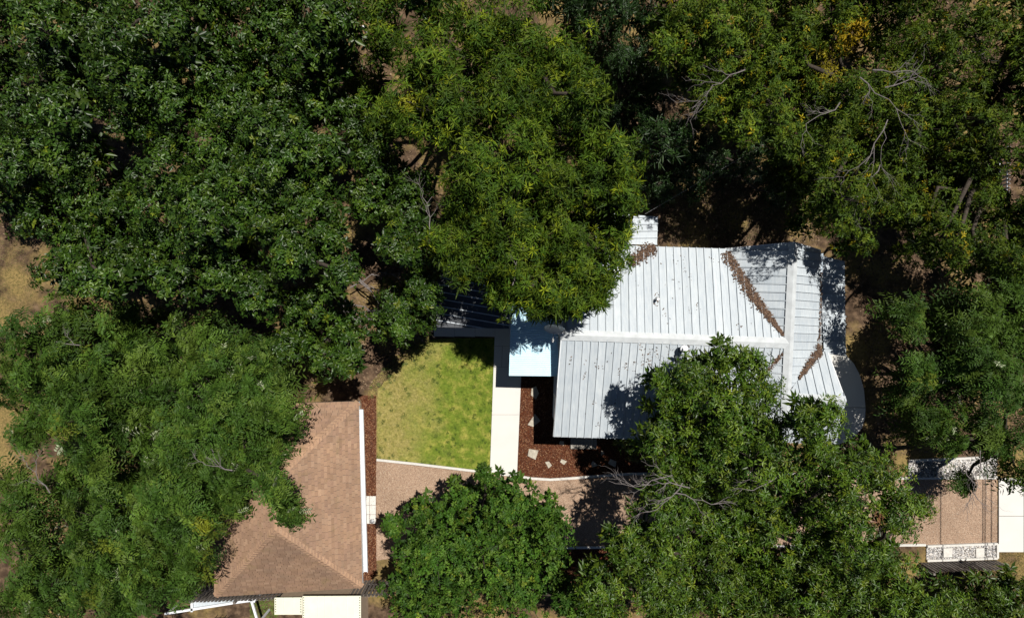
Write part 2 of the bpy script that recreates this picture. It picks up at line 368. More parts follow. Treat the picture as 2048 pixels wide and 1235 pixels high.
LC = [(.18, .12, .075), (.13, .08, .05), (.24, .17, .11), (.09, .06, .038)]
def litter_ground(px, n, label):
    bits('leaf_litter', px, n, .11, .002, M['litter'], label, 'leaf litter', LC, .12, 1.9)
litter_ground([(600, 500), (880, 480), (870, 640), (750, 780), (560, 800)], 3500, 'brown fallen leaves on bare dirt left of the lawn')
litter_ground([(1310, 330), (1600, 320), (1640, 490), (1310, 488)], 3000, 'brown fallen leaves on the shaded ground north of the roof')
litter_ground([(1700, 480), (2060, 500), (2060, 910), (1740, 910), (1730, 700)], 5000, 'brown fallen leaves on the shaded ground east of the house')
litter_ground([(-60, 60), (900, 60), (880, 480), (-60, 480)], 6000, 'brown fallen leaves under the dark trees at upper left')
litter_ground([(1500, -60), (2100, -60), (2100, 480), (1620, 330)], 5000, 'brown fallen leaves under the thin trees at upper right')

# ------------------------------------------------------------------ roof building blocks
class Plane:
    def __init__(s, a, b, c):
        s.o = Vector(a); s.n = (Vector(b) - s.o).cross(Vector(c) - s.o).normalized()
        if s.n.z < 0: s.n = -s.n
        s.e = Vector((0, 0, 1)).cross(s.n).normalized(); s.d = s.e.cross(s.n).normalized()
        if s.d.z > 0: s.d = -s.d; s.e = -s.e
    def at(s, px, py):
        r = P(px, py, 0) - Vector((0, 0, HC)); c = Vector((0, 0, HC))
        return c + r * ((s.o - c).dot(s.n) / r.dot(s.n))
    def z(s, x, y): return s.o.z - (s.n.x * (x - s.o.x) + s.n.y * (y - s.o.y)) / s.n.z
    def uv(s, p): q = p - s.o; return (q.dot(s.e), q.dot(s.d))
    def w(s, u, v, h=0): return s.o + s.e * u + s.d * v + s.n * h
def clip(poly, ax, lim, keep_less):
    out = []; n = len(poly)
    for i in range(n):
        a, b = poly[i], poly[(i + 1) % n]
        ia = a[ax] <= lim if keep_less else a[ax] >= lim; ib = b[ax] <= lim if keep_less else b[ax] >= lim
        if ia: out.append(a)
        if ia != ib:
            t = (lim - a[ax]) / (b[ax] - a[ax]); out.append((a[0] + (b[0] - a[0]) * t, a[1] + (b[1] - a[1]) * t))
    return out
def area2(p): return abs(sum(p[i][0] * p[(i + 1) % len(p)][1] - p[(i + 1) % len(p)][0] * p[i][1] for i in range(len(p)))) / 2
def metal_roof(thing, pl, pts, step=.305, mat=None, rib_mat=None, rib=(.032, .05), deck_mat=None, phase=0.0, rib_name='seam'):
    """a roof plane: underlay sheet (part) with one panel per standing-seam strip (sub-parts)"""
    mat = mat or M['roof']
    uv = [pl.uv(p) for p in pts]
    if sum(uv[i][0] * uv[(i + 1) % len(uv)][1] - uv[(i + 1) % len(uv)][0] * uv[i][1] for i in range(len(uv))) * pl.e.cross(pl.d).dot(pl.n) < 0: uv = uv[::-1]
    deck = MB().prism([pl.w(u, v, -.09) for u, v in uv], pl.n * .068).build('roof', deck_mat or M['under'], thing)
    u0 = min(q[0] for q in uv) - phase * step; u1 = max(q[0] for q in uv); k = 0
    while u0 + k * step < u1:
        a = u0 + k * step; k += 1
        c = clip(clip(uv, 0, a + .003, False), 0, a + step - .003, True)
        if len(c) < 3 or area2(c) < .004: continue
        m = MB().prism([pl.w(u, v, -.018) for u, v in c], pl.n * .018)
        rl = clip(clip(uv, 0, a + .008, False), 0, a + .008 + rib[0], True)
        panel = None
        if len(rl) >= 3 and area2(rl) > .002:
            if rib_mat:
                panel = m.build('roof_panel', mat, deck)
                MB().prism([pl.w(u, v, .001) for u, v in rl], pl.n * rib[1]).build(rib_name, rib_mat, deck)
            else: m.prism([pl.w(u, v, .001) for u, v in rl], pl.n * rib[1])
        if panel is None: m.build('roof_panel', mat, deck)
    return deck
def ridge_cap(thing, a, b, pl1, pl2, w=.2, h=.06, name='ridge_cap', mat=None):
    m = MB(); t = (b - a).normalized()
    for pl in (pl1, pl2):
        s = pl.d - t * pl.d.dot(t); s.normalize()
        up = Vector((0, 0, 1))
        q = [a + up * h, b + up * h, b + s * w + pl.n * h * .8, a + s * w + pl.n * h * .8]
        m.prism(q, -pl.n * .015)
        m.prism([a + s * w + pl.n * h * .8, b + s * w + pl.n * h * .8, b + s * w + pl.n * .004, a + s * w + pl.n * .004], s * .012)
    return m.build(name, mat or M['roof_cap'], thing)
def leaf_strip(name, pl, px_line, widths, n, label, lift=.02):
    """pile of brown leaves lying along a line on a roof plane"""
    pts = [pl.at(x, y) for x, y in px_line]; cs = []
    for i in range(n):
        t = random.random() * (len(pts) - 1); k = int(t); f = t - k
        c = pts[k].lerp(pts[k + 1], f); w = widths[k] + (widths[k + 1] - widths[k]) * f
        tt = (pts[k + 1] - pts[k]).normalized(); s = pl.n.cross(tt)
        c = c + s * random.gauss(0, .38) * w + pl.n * (lift + random.random() * .05); cs.append(c)
    return leaf_bits(name, cs, pl.n, label)
def leaf_bits(name, cs, nrm, label, size=.09):
    n = len(cs); c = np.array([tuple(p) for p in cs]); a = rng.uniform(0, 6.28, n); nz = np.array(nrm)
    t1 = np.cross(nz, [0.3, .9, .1]); t1 /= np.linalg.norm(t1); t2 = np.cross(nz, t1)
    tl = rng.normal(0, .3, (n, 1)) * nz
    d = np.cos(a)[:, None] * t1 + np.sin(a)[:, None] * t2 + tl; s = -np.sin(a)[:, None] * t1 + np.cos(a)[:, None] * t2 - tl * .5
    l = (rng.uniform(.5, 1.3, n) * size)[:, None]; w = l * rng.uniform(.3, .6, (n, 1))
    V = np.zeros((n, 5, 3)); V[:, 0] = c - d * l / 2; V[:, 1] = c - s * w / 2; V[:, 2] = c + d * l / 2; V[:, 3] = c + s * w / 2; V[:, 4] = c + nz * .02
    T = np.array([(0, 1, 4), (1, 2, 4), (2, 3, 4), (3, 0, 4)]); Fc = (np.arange(n)[:, None, None] * 5 + T).reshape(-1, 3)
    col = np.array([(.13, .078, .05), (.09, .054, .038), (.18, .115, .075), (.055, .036, .028)])[rng.integers(0, 4, n)] * rng.uniform(.7, 1.2, (n, 1))
    C = np.ones((n, 5, 4)); C[..., :3] = col[:, None]
    o = fast_mesh(name, V.reshape(-1, 3), Fc, M['litter'], C=C.reshape(-1, 4)); tag(o, label, 'leaf litter', kind='stuff'); return o

# ------------------------------------------------------------------ the metal-roofed house
house = empty('house', P(1350, 640, 0), 'house with silver standing-seam metal roof and pale blue walls', 'house')
ZR = 3.98
RW, J = P(1123, 669, ZR), P(1577, 686, ZR)
C0, C2 = P(1588, 484, ZR), P(1571, 846, ZR)
plN = Plane(RW, J, P(1380, 491, 2.8)); plS = Plane(RW, J, P(1160, 873.5, 2.8))
V0 = plN.at(1450, 497); plW = Plane(C0, C2, V0); plE = Plane(C0, C2, P(1645, 600, 2.92))
def meet(p1, p2, a, z):
    d = p1.n.cross(p2.n).normalized()
    return a + d * ((z - a.z) / d.z)
Vs = meet(plS, plW, J, 2.8)
nw = plN.at(1136, 487)
metal_roof(house, plN, [RW, J, V0, nw])
metal_roof(house, plS, [RW, J, Vs, plS.at(1107, 872)])
# cross wing
wl_s = Vector((C2.x, C2.y, ZR)) + (plW.d * ((ZR - 2.8) / -plW.d.z))
metal_roof(house, plW, [C0, J, V0], .32)
metal_roof(house, plW, [J, C2, wl_s, Vs], .32, phase=.4)
e_n = plE.at(1642, 500); SEr0, SEr1 = P(1573, 795, 4.0), P(1692, 801, 4.0)
plSN = Plane(SEr0, SEr1, P(1656, 705, 2.85)); plSS = Plane(SEr0, SEr1, P(1670, 890, 2.85))
ve = plE.at(1643, 700); vtop = plE.at(1586, 772)
metal_roof(house, plE, [C0, plE.at(1573.5, 782), vtop, ve, e_n], .32)
metal_roof(house, plSN, [plSN.at(1588, 770), plSN.at(1643, 702), plSN.at(1656.5, 705), SEr1, plSN.at(1574, 795)], .34)
metal_roof(house, plSS, [SEr0, SEr1, plSS.at(1672, 888), plSS.at(1562, 884)], .34)
# low porch roof along the east side, small back porch roof on the north
plP = Plane(P(1648, 515, 2.62), P(1652, 705, 2.62), P(1691, 620, 2.36))
metal_roof(house, plP, [plP.at(1640, 510), plP.at(1689, 522), plP.at(1692, 712), plP.at(1648, 706)], .32)
plB = Plane(P(1316, 433, 2.45), P(1317, 489, 2.45), P(1190, 460, 2.62))
metal_roof(house, plB, [plB.at(1190, 424), plB.at(1316, 433), plB.at(1314, 490), plB.at(1190, 486)], .28)
ridge_cap(house, RW, J, plN, plS, .19); ridge_cap(house, C0, C2, plW, plE, .17, .075); ridge_cap(house, SEr0 + Vector((.3, 0, 0)), SEr1, plSN, plSS, .17)
# white rake trims
for a, b, pl in ((RW, plS.at(1107, 872), plS), (RW, nw, plN), (C0, V0, plW), (C0, e_n, plE), (SEr1, plSN.at(1656.5, 705), plSN)):
    MB().beam(a - pl.n * .06 , b - pl.n * .06, .035, .14).build('rake_trim', M['white_trim'], house)
MB().beam(plS.at(1107, 873.5) - Vector((0, -.03, .08)), Vs - Vector((0, -.03, .08)), .03, .13).build('eave_trim', M['white_trim'], house)
MB().beam(nw - Vector((0, .03, .08)), V0 - Vector((0, .03, .08)), .03, .13).build('eave_trim', M['white_trim'], house)
def gable_body(r0, r1, plA, plB_, a, b, in0, in1, name='wall'):
    t = (r1 - r0); L = t.length; t.normalize(); s = Vector((-t.y, t.x, 0)); prof = []
    q0 = r0 + t * in0
    def top(off):
        p = q0 + s * off; pl = plA if off < 0 else plB_
        return min(plA.z(p.x, p.y), plB_.z(p.x, p.y)) - .14
    pts = [(-a, 0), (-a, top(-a)), (0, r0.z - .16), (b, top(b)), (b, 0)]
    base = [Vector((q0.x, q0.y, 0)) + s * o + Vector((0, 0, z)) for o, z in pts]
    MB().prism(base, t * (L - in0 - in1)).build(name, M['siding'], house); return q0, t, s, pts
q0, t, s, prof = gable_body(RW, J, plS, plN, 3.75, 3.2, .05, .2)
gable_body(C0, Vector((C2.x, C2.y, ZR)), plW, plE, 1.7, 1.7, .25, 1.3)
gable_body(SEr0, SEr1, plSS, plSN, 1.6, 1.5, .8, .22)
# lapped siding boards on the west gable end
zt = lambda off: (prof[1][1] + (prof[2][1] - prof[1][1]) * (off + 3.75) / 3.75) if off < 0 else (prof[2][1] + (prof[3][1] - prof[2][1]) * off / 3.2)
k = 0
while True:
    z0, z1 = .15 + k * .19, .15 + (k + 1) * .19 - .006; k += 1
    if z1 > prof[2][1] - .1: break
    lo = -3.75 if z1 < prof[1][1] else -3.75 + 3.75 * (z1 - prof[1][1]) / (prof[2][1] - prof[1][1])
    hi = 3.2 if z1 < prof[3][1] else 3.2 * (prof[2][1] - z1) / (prof[2][1] - prof[3][1])
    base = [Vector((q0.x, q0.y, 0)) + s * o - t * dd + Vector((0, 0, z)) for o, z, dd in ((lo, z0, .028), (hi, z0, .028), (hi, z1, .01), (lo, z1, .01))]
    MB().prism(base, t * .012).build('siding_board', M['siding'], house)
def wall_window(thing, c, t, w, h, nrm, depth=.05):
    """window proud of a wall: frame and pane; c centre, t along the wall, nrm outwards"""
    up = Vector((0, 0, 1)); fr = MB()
    for (a, b, ww) in ((-w / 2, 0, .07), (w / 2, 0, .07)):
        fr.prism([c + t * (a - ww / 2) - up * h / 2, c + t * (a + ww / 2) - up * h / 2, c + t * (a + ww / 2) + up * h / 2, c + t * (a - ww / 2) + up * h / 2], nrm * depth)
    for b in (-h / 2, 0, h / 2):
        fr.prism([c - t * (w / 2 - .036) + up * (b - .035), c + t * (w / 2 - .036) + up * (b - .035), c + t * (w / 2 - .036) + up * (b + .035), c - t * (w / 2 - .036) + up * (b + .035)], nrm * depth * .9)
    f = fr.build('window', M['white_trim'], thing)
    MB().prism([c - t * (w / 2 - .03) - up * (h / 2 - .03), c + t * (w / 2 - .03) - up * (h / 2 - .03), c + t * (w / 2 - .03) + up * (h / 2 - .03), c - t * (w / 2 - .03) + up * (h / 2 - .03)], nrm * depth * .5).build('pane', M['glass'], f)
base0 = Vector((q0.x, q0.y, 0)) - t * .03
wall_window(house, base0 - s * 2.1 + Vector((0, 0, 1.5)), s, 1.1, 1.2, -t)
wall_window(house, base0 - s * (-1.9) + Vector((0, 0, 1.5)), s, .9, 1.1, -t)
dd = MB().prism([base0 - s * .9 + Vector((0, 0, .15)), base0 + Vector((0, 0, .15)), base0 + Vector((0, 0, 2.15)), base0 - s * .9 + Vector((0, 0, 2.15))], -t * .04).build('door', M['white_trim'], house)
MB().tube([base0 - s * .12 - t * .04 + Vector((0, 0, 1.1)), base0 - s * .12 - t * .1 + Vector((0, 0, 1.1))], .03).build('handle', M['galv'], dd)
# porch posts
for pt in (plP.at(1685, 530), plP.at(1688, 620), plP.at(1690, 708), plB.at(1310, 437), plB.at(1308, 486)):
    MB().box((pt.x, pt.y, (pt.z - .08) / 2), (.1, .1, pt.z - .08)).build('post', M['white_trim'], house)
# vents
v = plN.at(1312, 598); MB().tube([v - Vector((0, 0, .1)), v + Vector((0, 0, .42))], .055, 10).build('vent_pipe', M['galv'], house)
v = plS.at(1363, 696); vp = MB().tube([v - Vector((0, 0, .1)), v + Vector((0, 0, .38))], .08, 12).build('vent_pipe', M['galv'], house)
MB().tube([v + Vector((0, 0, .36)), v + Vector((0, 0, .44)), v + Vector((0, 0, .50))], [.15, .15, .05], 14).build('vent_cap', M['white_trim'], vp)
# leaf debris on the roof
leaf_strip('leaf_litter', plN, [(1456, 502), (1480, 545), (1505, 590), (1535, 630), (1566, 670)], [.5, .42, .32, .2, .06], 3000, 'thick brown leaf litter filling the long roof valley')
leaf_strip('leaf_litter', plE, [(1641, 545), (1640, 600), (1638, 660), (1636, 700)], [.08, .06, .08, .16], 260, 'line of brown leaves along the eave above the east porch roof')
leaf_strip('leaf_litter', plE, [(1596, 756), (1615, 730), (1634, 706), (1641, 700)], [.06, .22, .36, .3], 1300, 'brown leaf litter in the short southeast roof valley')
leaf_strip('leaf_litter', plS, [(1566, 706), (1545, 728), (1520, 756)], [.08, .16, .2], 240, 'brown leaves in the valley where the tree overhangs the ridge')
leaf_strip('leaf_litter', plN, [(1262, 530), (1278, 512), (1298, 500), (1310, 494)], [.2, .4, .4, .2], 900, 'pile of brown leaves at the roof edge beside the back porch')
def scatter_on(pl, boxes, label):
    cs = []
    for x0, y0, x1, y1, n in boxes:
        for i in range(n):
            c = pl.at(random.uniform(x0, x1), random.uniform(y0, y1))
            for j in range(random.choice((1, 1, 2, 3, 6))): cs.append(c + Vector((random.gauss(0, .05), random.gauss(0, .09), 0)) + pl.n * .015)
    for i in range(len(cs)): p = cs[i]; p.z = pl.z(p.x, p.y) + .02
    leaf_bits('fallen_leaves', cs, pl.n, label, .07)
scatter_on(plN, [(1260, 500, 1430, 660, 26), (1308, 592, 1318, 600, 8), (1460, 560, 1540, 660, 10)], 'scattered dead leaves on the north slope of the metal roof')
scatter_on(plS, [(1140, 700, 1330, 760, 22), (1280, 692, 1345, 740, 26), (1340, 690, 1420, 720, 16), (1170, 780, 1240, 860, 5)], 'scattered dead leaves on the south slope below the ridge')
# satellite dish beside the gable peak
dp = P(1110, 654, 4.1); dish = empty('satellite_dish', (dp.x, dp.y, 2.9), 'grey satellite dish on a mast at the gable end over the blue canopy', 'satellite dish')
nrm = Vector((-.12, -.72, .38)).normalized(); ta = nrm.cross(Vector((0, 0, 1))).normalized(); tb = nrm.cross(ta)
m = MB(); Vv = [dp]; Ff = []; NR, NA = 5, 24
for side in (0, 1):
    pass
Vv = []; 
for off in (0, -.02):
    for i in range(NR + 1):
        r = .40 * i / NR
        for k in range(NA):
            a = 2 * math.pi * k / NA; Vv.append(dp + ta * r * 1.05 * math.cos(a) + tb * r * math.sin(a) + nrm * (r * r * .62 + off))
n1 = (NR + 1) * NA
for sgn in (0, 1):
    for i in range(NR):
        for k in range(NA):
            q = [i * NA + k, i * NA + (k + 1) % NA, (i + 1) * NA + (k + 1) % NA, (i + 1) * NA + k]; Ff.append(tuple(x + sgn * n1 for x in (q if sgn else q[::-1])))
for k in range(NA):
    a, b = NR * NA + k, NR * NA + (k + 1) % NA; Ff.append((a, b, b + n1, a + n1))
m.add(Vv, Ff).build('reflector', M['dish'], dish, smooth=True)
foot = Vector((q0.x - .04, dp.y + .35, 3.45))
MB().tube([foot, foot + Vector((-.12, -.03, 0)), Vector((dp.x, dp.y + .12, 3.75)), dp - nrm * .05], .03, 8).build('mast', M['galv'], dish)
MB().tube([dp - tb * -.36 + nrm * .06, dp + tb * .25 + nrm * .45], .015, 6).build('feed_arm', M['galv'], dish)
MB().tube([dp + tb * .25 + nrm * .42, dp + tb * .18 + nrm * .52], .045, 8).build('feed_horn', M['dish'], dish)

# ------------------------------------------------------------------ pale blue corrugated canopy and charcoal carport
can = empty('entry_canopy', P(1040, 700, 0), 'pale blue corrugated canopy over the walk at the gable end', 'canopy')
plC = Plane(P(1018, 750, 2.5), P(1020, 640, 2.5), P(1118, 700, 2.68))
def corr(thing, pl, c4, period, amp, mat, name):
    """corrugated sheet; c4 = px corners: a,b along the flutes at one end; c,d at the other"""
    a, b, c, d = [pl.at(*p) for p in c4]; n = max(8, int((a - d).length / period * 8)); V = []; F = []
    for j in range(n + 1):
        f = j / n; h = pl.n * amp * math.sin(2 * math.pi * (a - d).length * f / period)
        for q in (a.lerp(d, f), b.lerp(c, f)): V += [q + h, q + h - pl.n * .006]
    for j in range(n):
        i = 4 * j; F += [(i, i + 2, i + 6, i + 4), (i + 1, i + 5, i + 7, i + 3), (i, i + 4, i + 5, i + 1), (i + 2, i + 3, i + 7, i + 6)]
    F += [(0, 1, 3, 2), (4 * n, 4 * n + 2, 4 * n + 3, 4 * n + 1)]
    return MB().add(V, F).build(name, mat, thing)
for y0, y1 in ((751, 710), (712, 672), (674, 634), (636, 590)):
    corr(can, plC, [(1018 + (751 - y0) * .03, y0), (1117, y0 + 1), (1117, y1 + 1), (1018 + (751 - y1) * .03, y1)], .076, .012, M['canopy'], 'corrugated_sheet')
for y in (748, 672, 594):
    MB().beam(plC.at(1020, y) - plC.n * .07, plC.at(1116, y) - plC.n * .07, .05, .09).build('rafter', M['white_trim'], can)
MB().beam(plC.at(1021, 750) - plC.n * .16, plC.at(1024, 592) - plC.n * .16, .06, .09).build('beam', M['white_trim'], can)
for y in (746, 596):
    p = plC.at(1022, y); MB().box((p.x, p.y, (p.z - .2) / 2), (.09, .09, p.z - .2)).build('post', M['white_trim'], can)
p0, p1 = plC.at(1112, 672) + plC.n * .05, plC.at(1117, 700) + plC.n * .05
con = MB().tube([p0 + Vector((0, 0, .9)), p0, p1], .018, 6).build('conduit', M['white_trim']); tag(con, 'thin white conduit dropping onto the blue canopy by the dish', 'conduit')
car = empty('carport', P(940, 560, 0), 'charcoal metal carport roof with pale ribs under the trees beside the lawn', 'carport')
plK = Plane(P(873, 654, 2.45), P(1016, 656, 2.45), P(940, 500, 2.72))
metal_roof(car, Plane(P(873, 654, 2.45), P(873, 500, 2.46), P(1016, 600, 2.40)), [plK.at(873, 654), plK.at(1018, 657), plK.at(1018, 480), plK.at(873, 480)], .29, M['charcoal'], M['charcoal_rib'], (.04, .06), phase=.1)
for x, y in ((878, 650), (1008, 652), (878, 490), (1008, 490)):
    p = plK.at(x, y); MB().box((p.x, p.y, (p.z - .14) / 2), (.1, .1, p.z - .14)).build('post', M['charcoal'], car)

# ------------------------------------------------------------------ patio, stones, step, pavers
pat = MB().poly([P(x, y, .1) for x, y in ((1640, 712), (1655, 705), (1692, 710), (1708, 727), (1720, 750), (1728, 780), (1731, 814), (1640, 814))], -.05, .1).build('patio', M['concrete']); pat['kind'] = 'structure'
MB().poly([P(x, y, .1) for x, y in ((1640, 815), (1731, 815), (1730, 835), (1724, 855), (1710, 872), (1690, 884), (1660, 892), (1640, 894))], -.05, .1).build('slab', M['concrete'], pat)
stones = [([(1063, 776), (1072, 772), (1078, 786), (1072, 798), (1062, 790)], 'pointed flagstone in the mulch nearest the blue canopy'),
          ([(1070, 827), (1081, 841), (1066, 853), (1055, 849)], 'large four-sided flagstone half in the house shadow'),
          ([(1058, 897), (1077, 900), (1071, 919), (1055, 911)], 'big pale square flagstone at the mulch corner near the walk'),
          ([(1090, 923), (1098, 922), (1104, 930), (1097, 936)], 'small white flagstone near the driveway kerb'),
          ([(1123, 917), (1134, 922), (1128, 929), (1120, 923)], 'small pale flagstone between the white stone and the tree shade'),
          ([(1202, 899), (1209, 905), (1202, 911)], 'small triangular flagstone in shade by the wooden step'),
          ([(1186, 921), (1196, 930), (1185, 934), (1182, 927)], 'small grey flagstone in the tree shade'),
          ([(1221, 917), (1233, 922), (1231, 934), (1216, 926)], 'grey flagstone in deep shade beneath the tree'),
          ([(1120, 881), (1128, 882), (1128, 890), (1118, 888)], 'small flagstone tucked under the south eave')]
for pts, lab in stones:
    q = [P(x, y, .05) for x, y in pts]; c = sum(q, Vector()) / len(q); m = MB()
    n = len(q); low = [Vector((p.x, p.y, 0)) for p in q]; mid = [Vector((p.x, p.y, .045)) for p in q]; top = [Vector((c.x + (p.x - c.x) * .94, c.y + (p.y - c.y) * .94, .06)) for p in q]
    m.add(low + mid + top, [tuple(range(2 * n, 3 * n))[::-1], tuple(range(n))] + [(i + o, (i + 1) % n + o, (i + 1) % n + o + n, i + o + n) for o in (0, n) for i in range(n)])
    o = m.build('flagstone', M['flag']); tag(o, lab, 'flagstone', 'flagstones in the mulch bed by the house')
    o.data.flip_normals() if o.data.polygons[0].normal.z < 0 else None
step = empty('wooden_step', P(1168, 886, 0), 'low grey wooden step of boards under the south eave', 'step')
for i in range(8):
    x = 1141.5 + i * 6.55
    MB().poly([P(a, b, .16) for a, b in ((x, 866), (x + 6.1, 866), (x + 6.1, 897), (x, 897))], .12, .16).build('board', M['deck'], step)
for y in (870, 893):
    MB().beam(P(1142, y, .06), P(1193, y, .06), .06, .12).build('joist', M['deck'], step)
pad = MB().poly([P(x, y) for x, y in ((727, 990), (752.5, 990), (752.5, 1046), (727, 1046))], -.03, .02).build('paver_pad', M['joint']); tag(pad, 'pad of pale concrete pavers in the mulch strip at the garage', 'pavers')
for i in range(2):
    for j in range(3):
        MB().poly([P(x, y) for x, y in ((727.5 + i * 12.6, 990.6 + j * 18.5), (739.4 + i * 12.6, 990.6 + j * 18.5), (739.4 + i * 12.6, 1008.4 + j * 18.5), (727.5 + i * 12.6, 1008.4 + j * 18.5))], .0, .055).build('paver', M['concrete'], pad)
for x, lab in ((1892, 'pale square stepping stone among the rocks, nearer the trees'), (1957, 'pale square stepping stone among the rocks, nearer the sidewalk')):
    o = MB().poly([P(a, b) for a, b in ((x - 8.5, 1094), (x + 9, 1093), (x + 9, 1111), (x - 8, 1112))], 0, .12).build('stepping_stone', M['kerb']); tag(o, lab, 'stepping stone', 'stepping stones in the rock strip')
lp = P(748, 1036); lamp = empty('path_light', (lp.x, lp.y, .055), 'small grey path light standing on the paver pad', 'light')
MB().tube([lp + Vector((0, 0, .05)), lp + Vector((0, 0, .32))], .018, 8).build('stake', M['galv'], lamp)
MB().tube([lp + Vector((0, 0, .3)), lp + Vector((0, 0, .4))], .05, 12).build('lens', M['white_trim'], lamp)
MB().tube([lp + Vector((0, 0, .4)), lp + Vector((0, 0, .42)), lp + Vector((0, 0, .47))], [.1, .1, .02], 14).build('cap', M['galv'], lamp)

# ------------------------------------------------------------------ shingled garage
gar = empty('garage', P(600, 1000, 0), 'garage with brown shingled hip roof and white gutter', 'garage')
ZE, ZA = 2.6, 5.0
NE_, SE_, SW_, NW_ = P(717, 803, ZE), P(724, 1173, ZE), P(430, 1191, ZE), P(427, 812, ZE)
SA, NA_ = P(549, 1058, ZA), P(548, 958, ZA)
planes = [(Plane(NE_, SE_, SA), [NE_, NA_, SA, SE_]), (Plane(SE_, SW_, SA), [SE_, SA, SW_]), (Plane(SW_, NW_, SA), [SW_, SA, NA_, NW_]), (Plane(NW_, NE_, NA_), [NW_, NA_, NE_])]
SHC = [(.37, .235, .165), (.42, .28, .20), (.33, .205, .145), (.46, .315, .225), (.35, .22, .17), (.40, .255, .175)]
rest = MB(); rest_c = []; tabs = []
gdeck = MB().add([NE_, SE_, SW_, NW_, NA_, SA], [(0, 4, 5, 1), (1, 5, 2), (2, 5, 4, 3), (3, 4, 0), (0, 1, 2, 3)]).build('roof', M['under'], gar)
for pl, pts in planes:
    uv = [pl.uv(p) for p in pts]; vmax = max(q[1] for q in uv); vmin = min(q[1] for q in uv); r = 0
    while vmax - (r + 1) * .132 > vmin - .132:
        v1 = vmax - r * .132; v0 = v1 - .132
        row = clip(clip(uv, 1, v0, False), 1, v1, True); r += 1
        if len(row) < 3: continue
        ua = min(q[0] for q in row) - random.random() * .33; 
        while ua < max(q[0] for q in row):
            wdt = random.choice((.2, .24, .24, .3)); c = clip(clip(row, 0, ua + .006, False), 0, ua + wdt - .006, True); ua += wdt
            if len(c) < 3 or area2(c) < .002: continue
            top = [pl.w(u, v, .007 + .032 * (v - v0) / .132) for u, v in c]; bot = [pl.w(u, v, .001) for u, v in c]; n = len(c)
            nv = (top[1] - top[0]).cross(top[2] - top[0])
            if nv.dot(pl.n) < 0: top = top[::-1]; bot = bot[::-1]
            m = MB().add(bot + top, [tuple(range(n, 2 * n))] + [(i, (i + 1) % n, n + (i + 1) % n, n + i) for i in range(n)])
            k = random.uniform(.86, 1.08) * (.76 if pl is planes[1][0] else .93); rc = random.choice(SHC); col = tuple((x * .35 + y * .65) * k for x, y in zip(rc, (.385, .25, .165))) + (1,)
            ctr = sum(top, Vector()) / n
            tabs.append((abs(ctr.x + 7.6) + abs(ctr.y + 7.5), m, col))
tabs.sort(key=lambda q: q[0])
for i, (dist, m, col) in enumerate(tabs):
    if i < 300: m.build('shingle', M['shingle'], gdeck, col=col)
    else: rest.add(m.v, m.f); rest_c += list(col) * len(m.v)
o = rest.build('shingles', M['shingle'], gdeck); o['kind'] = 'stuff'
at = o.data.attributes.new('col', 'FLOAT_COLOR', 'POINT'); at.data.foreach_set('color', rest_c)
for a, b, p1, p2 in ((NA_, SA, 0, 2), (SA, SE_, 0, 1), (SA, SW_, 1, 2), (NA_, NE_, 0, 3), (NA_, NW_, 2, 3)):
    n = int((b - a).length / .2)
    for i in range(n):
        q = MB()
        for pl in (planes[p1][0], planes[p2][0]):
            t_ = (b - a).normalized(); s_ = pl.n.cross(t_).normalized()
            mid = sum(planes[p1 if pl is planes[p1][0] else p2][1], Vector()) / len(planes[p1 if pl is planes[p1][0] else p2][1])
            if s_.dot(mid - a) < 0: s_ = -s_
            c0 = a.lerp(b, i / n); c1 = a.lerp(b, (i + 1.0) / n); h0, h1 = .022, .032
            up = Vector((0, 0, 1))
            q.prism([c0 + up * h0, c1 + up * h1, c1 + s_ * .14 + pl.n * h1, c0 + s_ * .14 + pl.n * h0], -pl.n * .008)
        k = random.uniform(1.0, 1.2); q.build('ridge_shingle', M['shingle'], gdeck, col=tuple(x * k for x in (.43, .275, .18)) + (1,))
for a, b in ((NE_, SE_), (SE_, SW_), (SW_, NW_), (NW_, NE_)):
    MB().beam(a - Vector((0, 0, .09)), b - Vector((0, 0, .09)), .04, .17).build('fascia', M['white_trim'] if a is NE_ else M['fence'], gar)
gw = [(NE_.x - .45, NE_.y - .4), (SE_.x - .45, SE_.y + .4), (SW_.x + .45, SW_.y + .4), (NW_.x + .45, NW_.y - .4)]
MB().poly(gw, 0, 2.56).build('wall', M['tan'], gar)
# white box gutter along the east eave with its downspout
ga, gb = P(719, 818, 2.5), P(728, 1142, 2.5); off = Vector((.06, 0, 0))
gt = MB(); gd = (gb - ga)
gt.prism([ga, ga + Vector((.17, 0, 0)), ga + Vector((.17, 0, .015)), ga + Vector((0, 0, .015))], gd)
gt.prism([ga + Vector((.155, 0, .016)), ga + Vector((.17, 0, .016)), ga + Vector((.17, 0, .12)), ga + Vector((.155, 0, .12))], gd)
gt.prism([ga + Vector((0, 0, .016)), ga + Vector((.015, 0, .016)), ga + Vector((.015, 0, .12)), ga + Vector((0, 0, .12))], gd)
gut = gt.build('gutter', M['white_trim'], gar)
wx = gw[0][0] + .002; tY = Vector((0, 1, 0))
dr = MB().box((wx + .02, -9.0, 1.02), (.04, .95, 2.04)).build('door', M['white_trim'], gar)
MB().tube([(wx + .04, -9.35, 1.0), (wx + .1, -9.35, 1.0)], .03).build('handle', M['galv'], dr)
wall_window(gar, Vector((wx, -6.4, 1.5)), tY, 1.1, .9, Vector((1, 0, 0)))

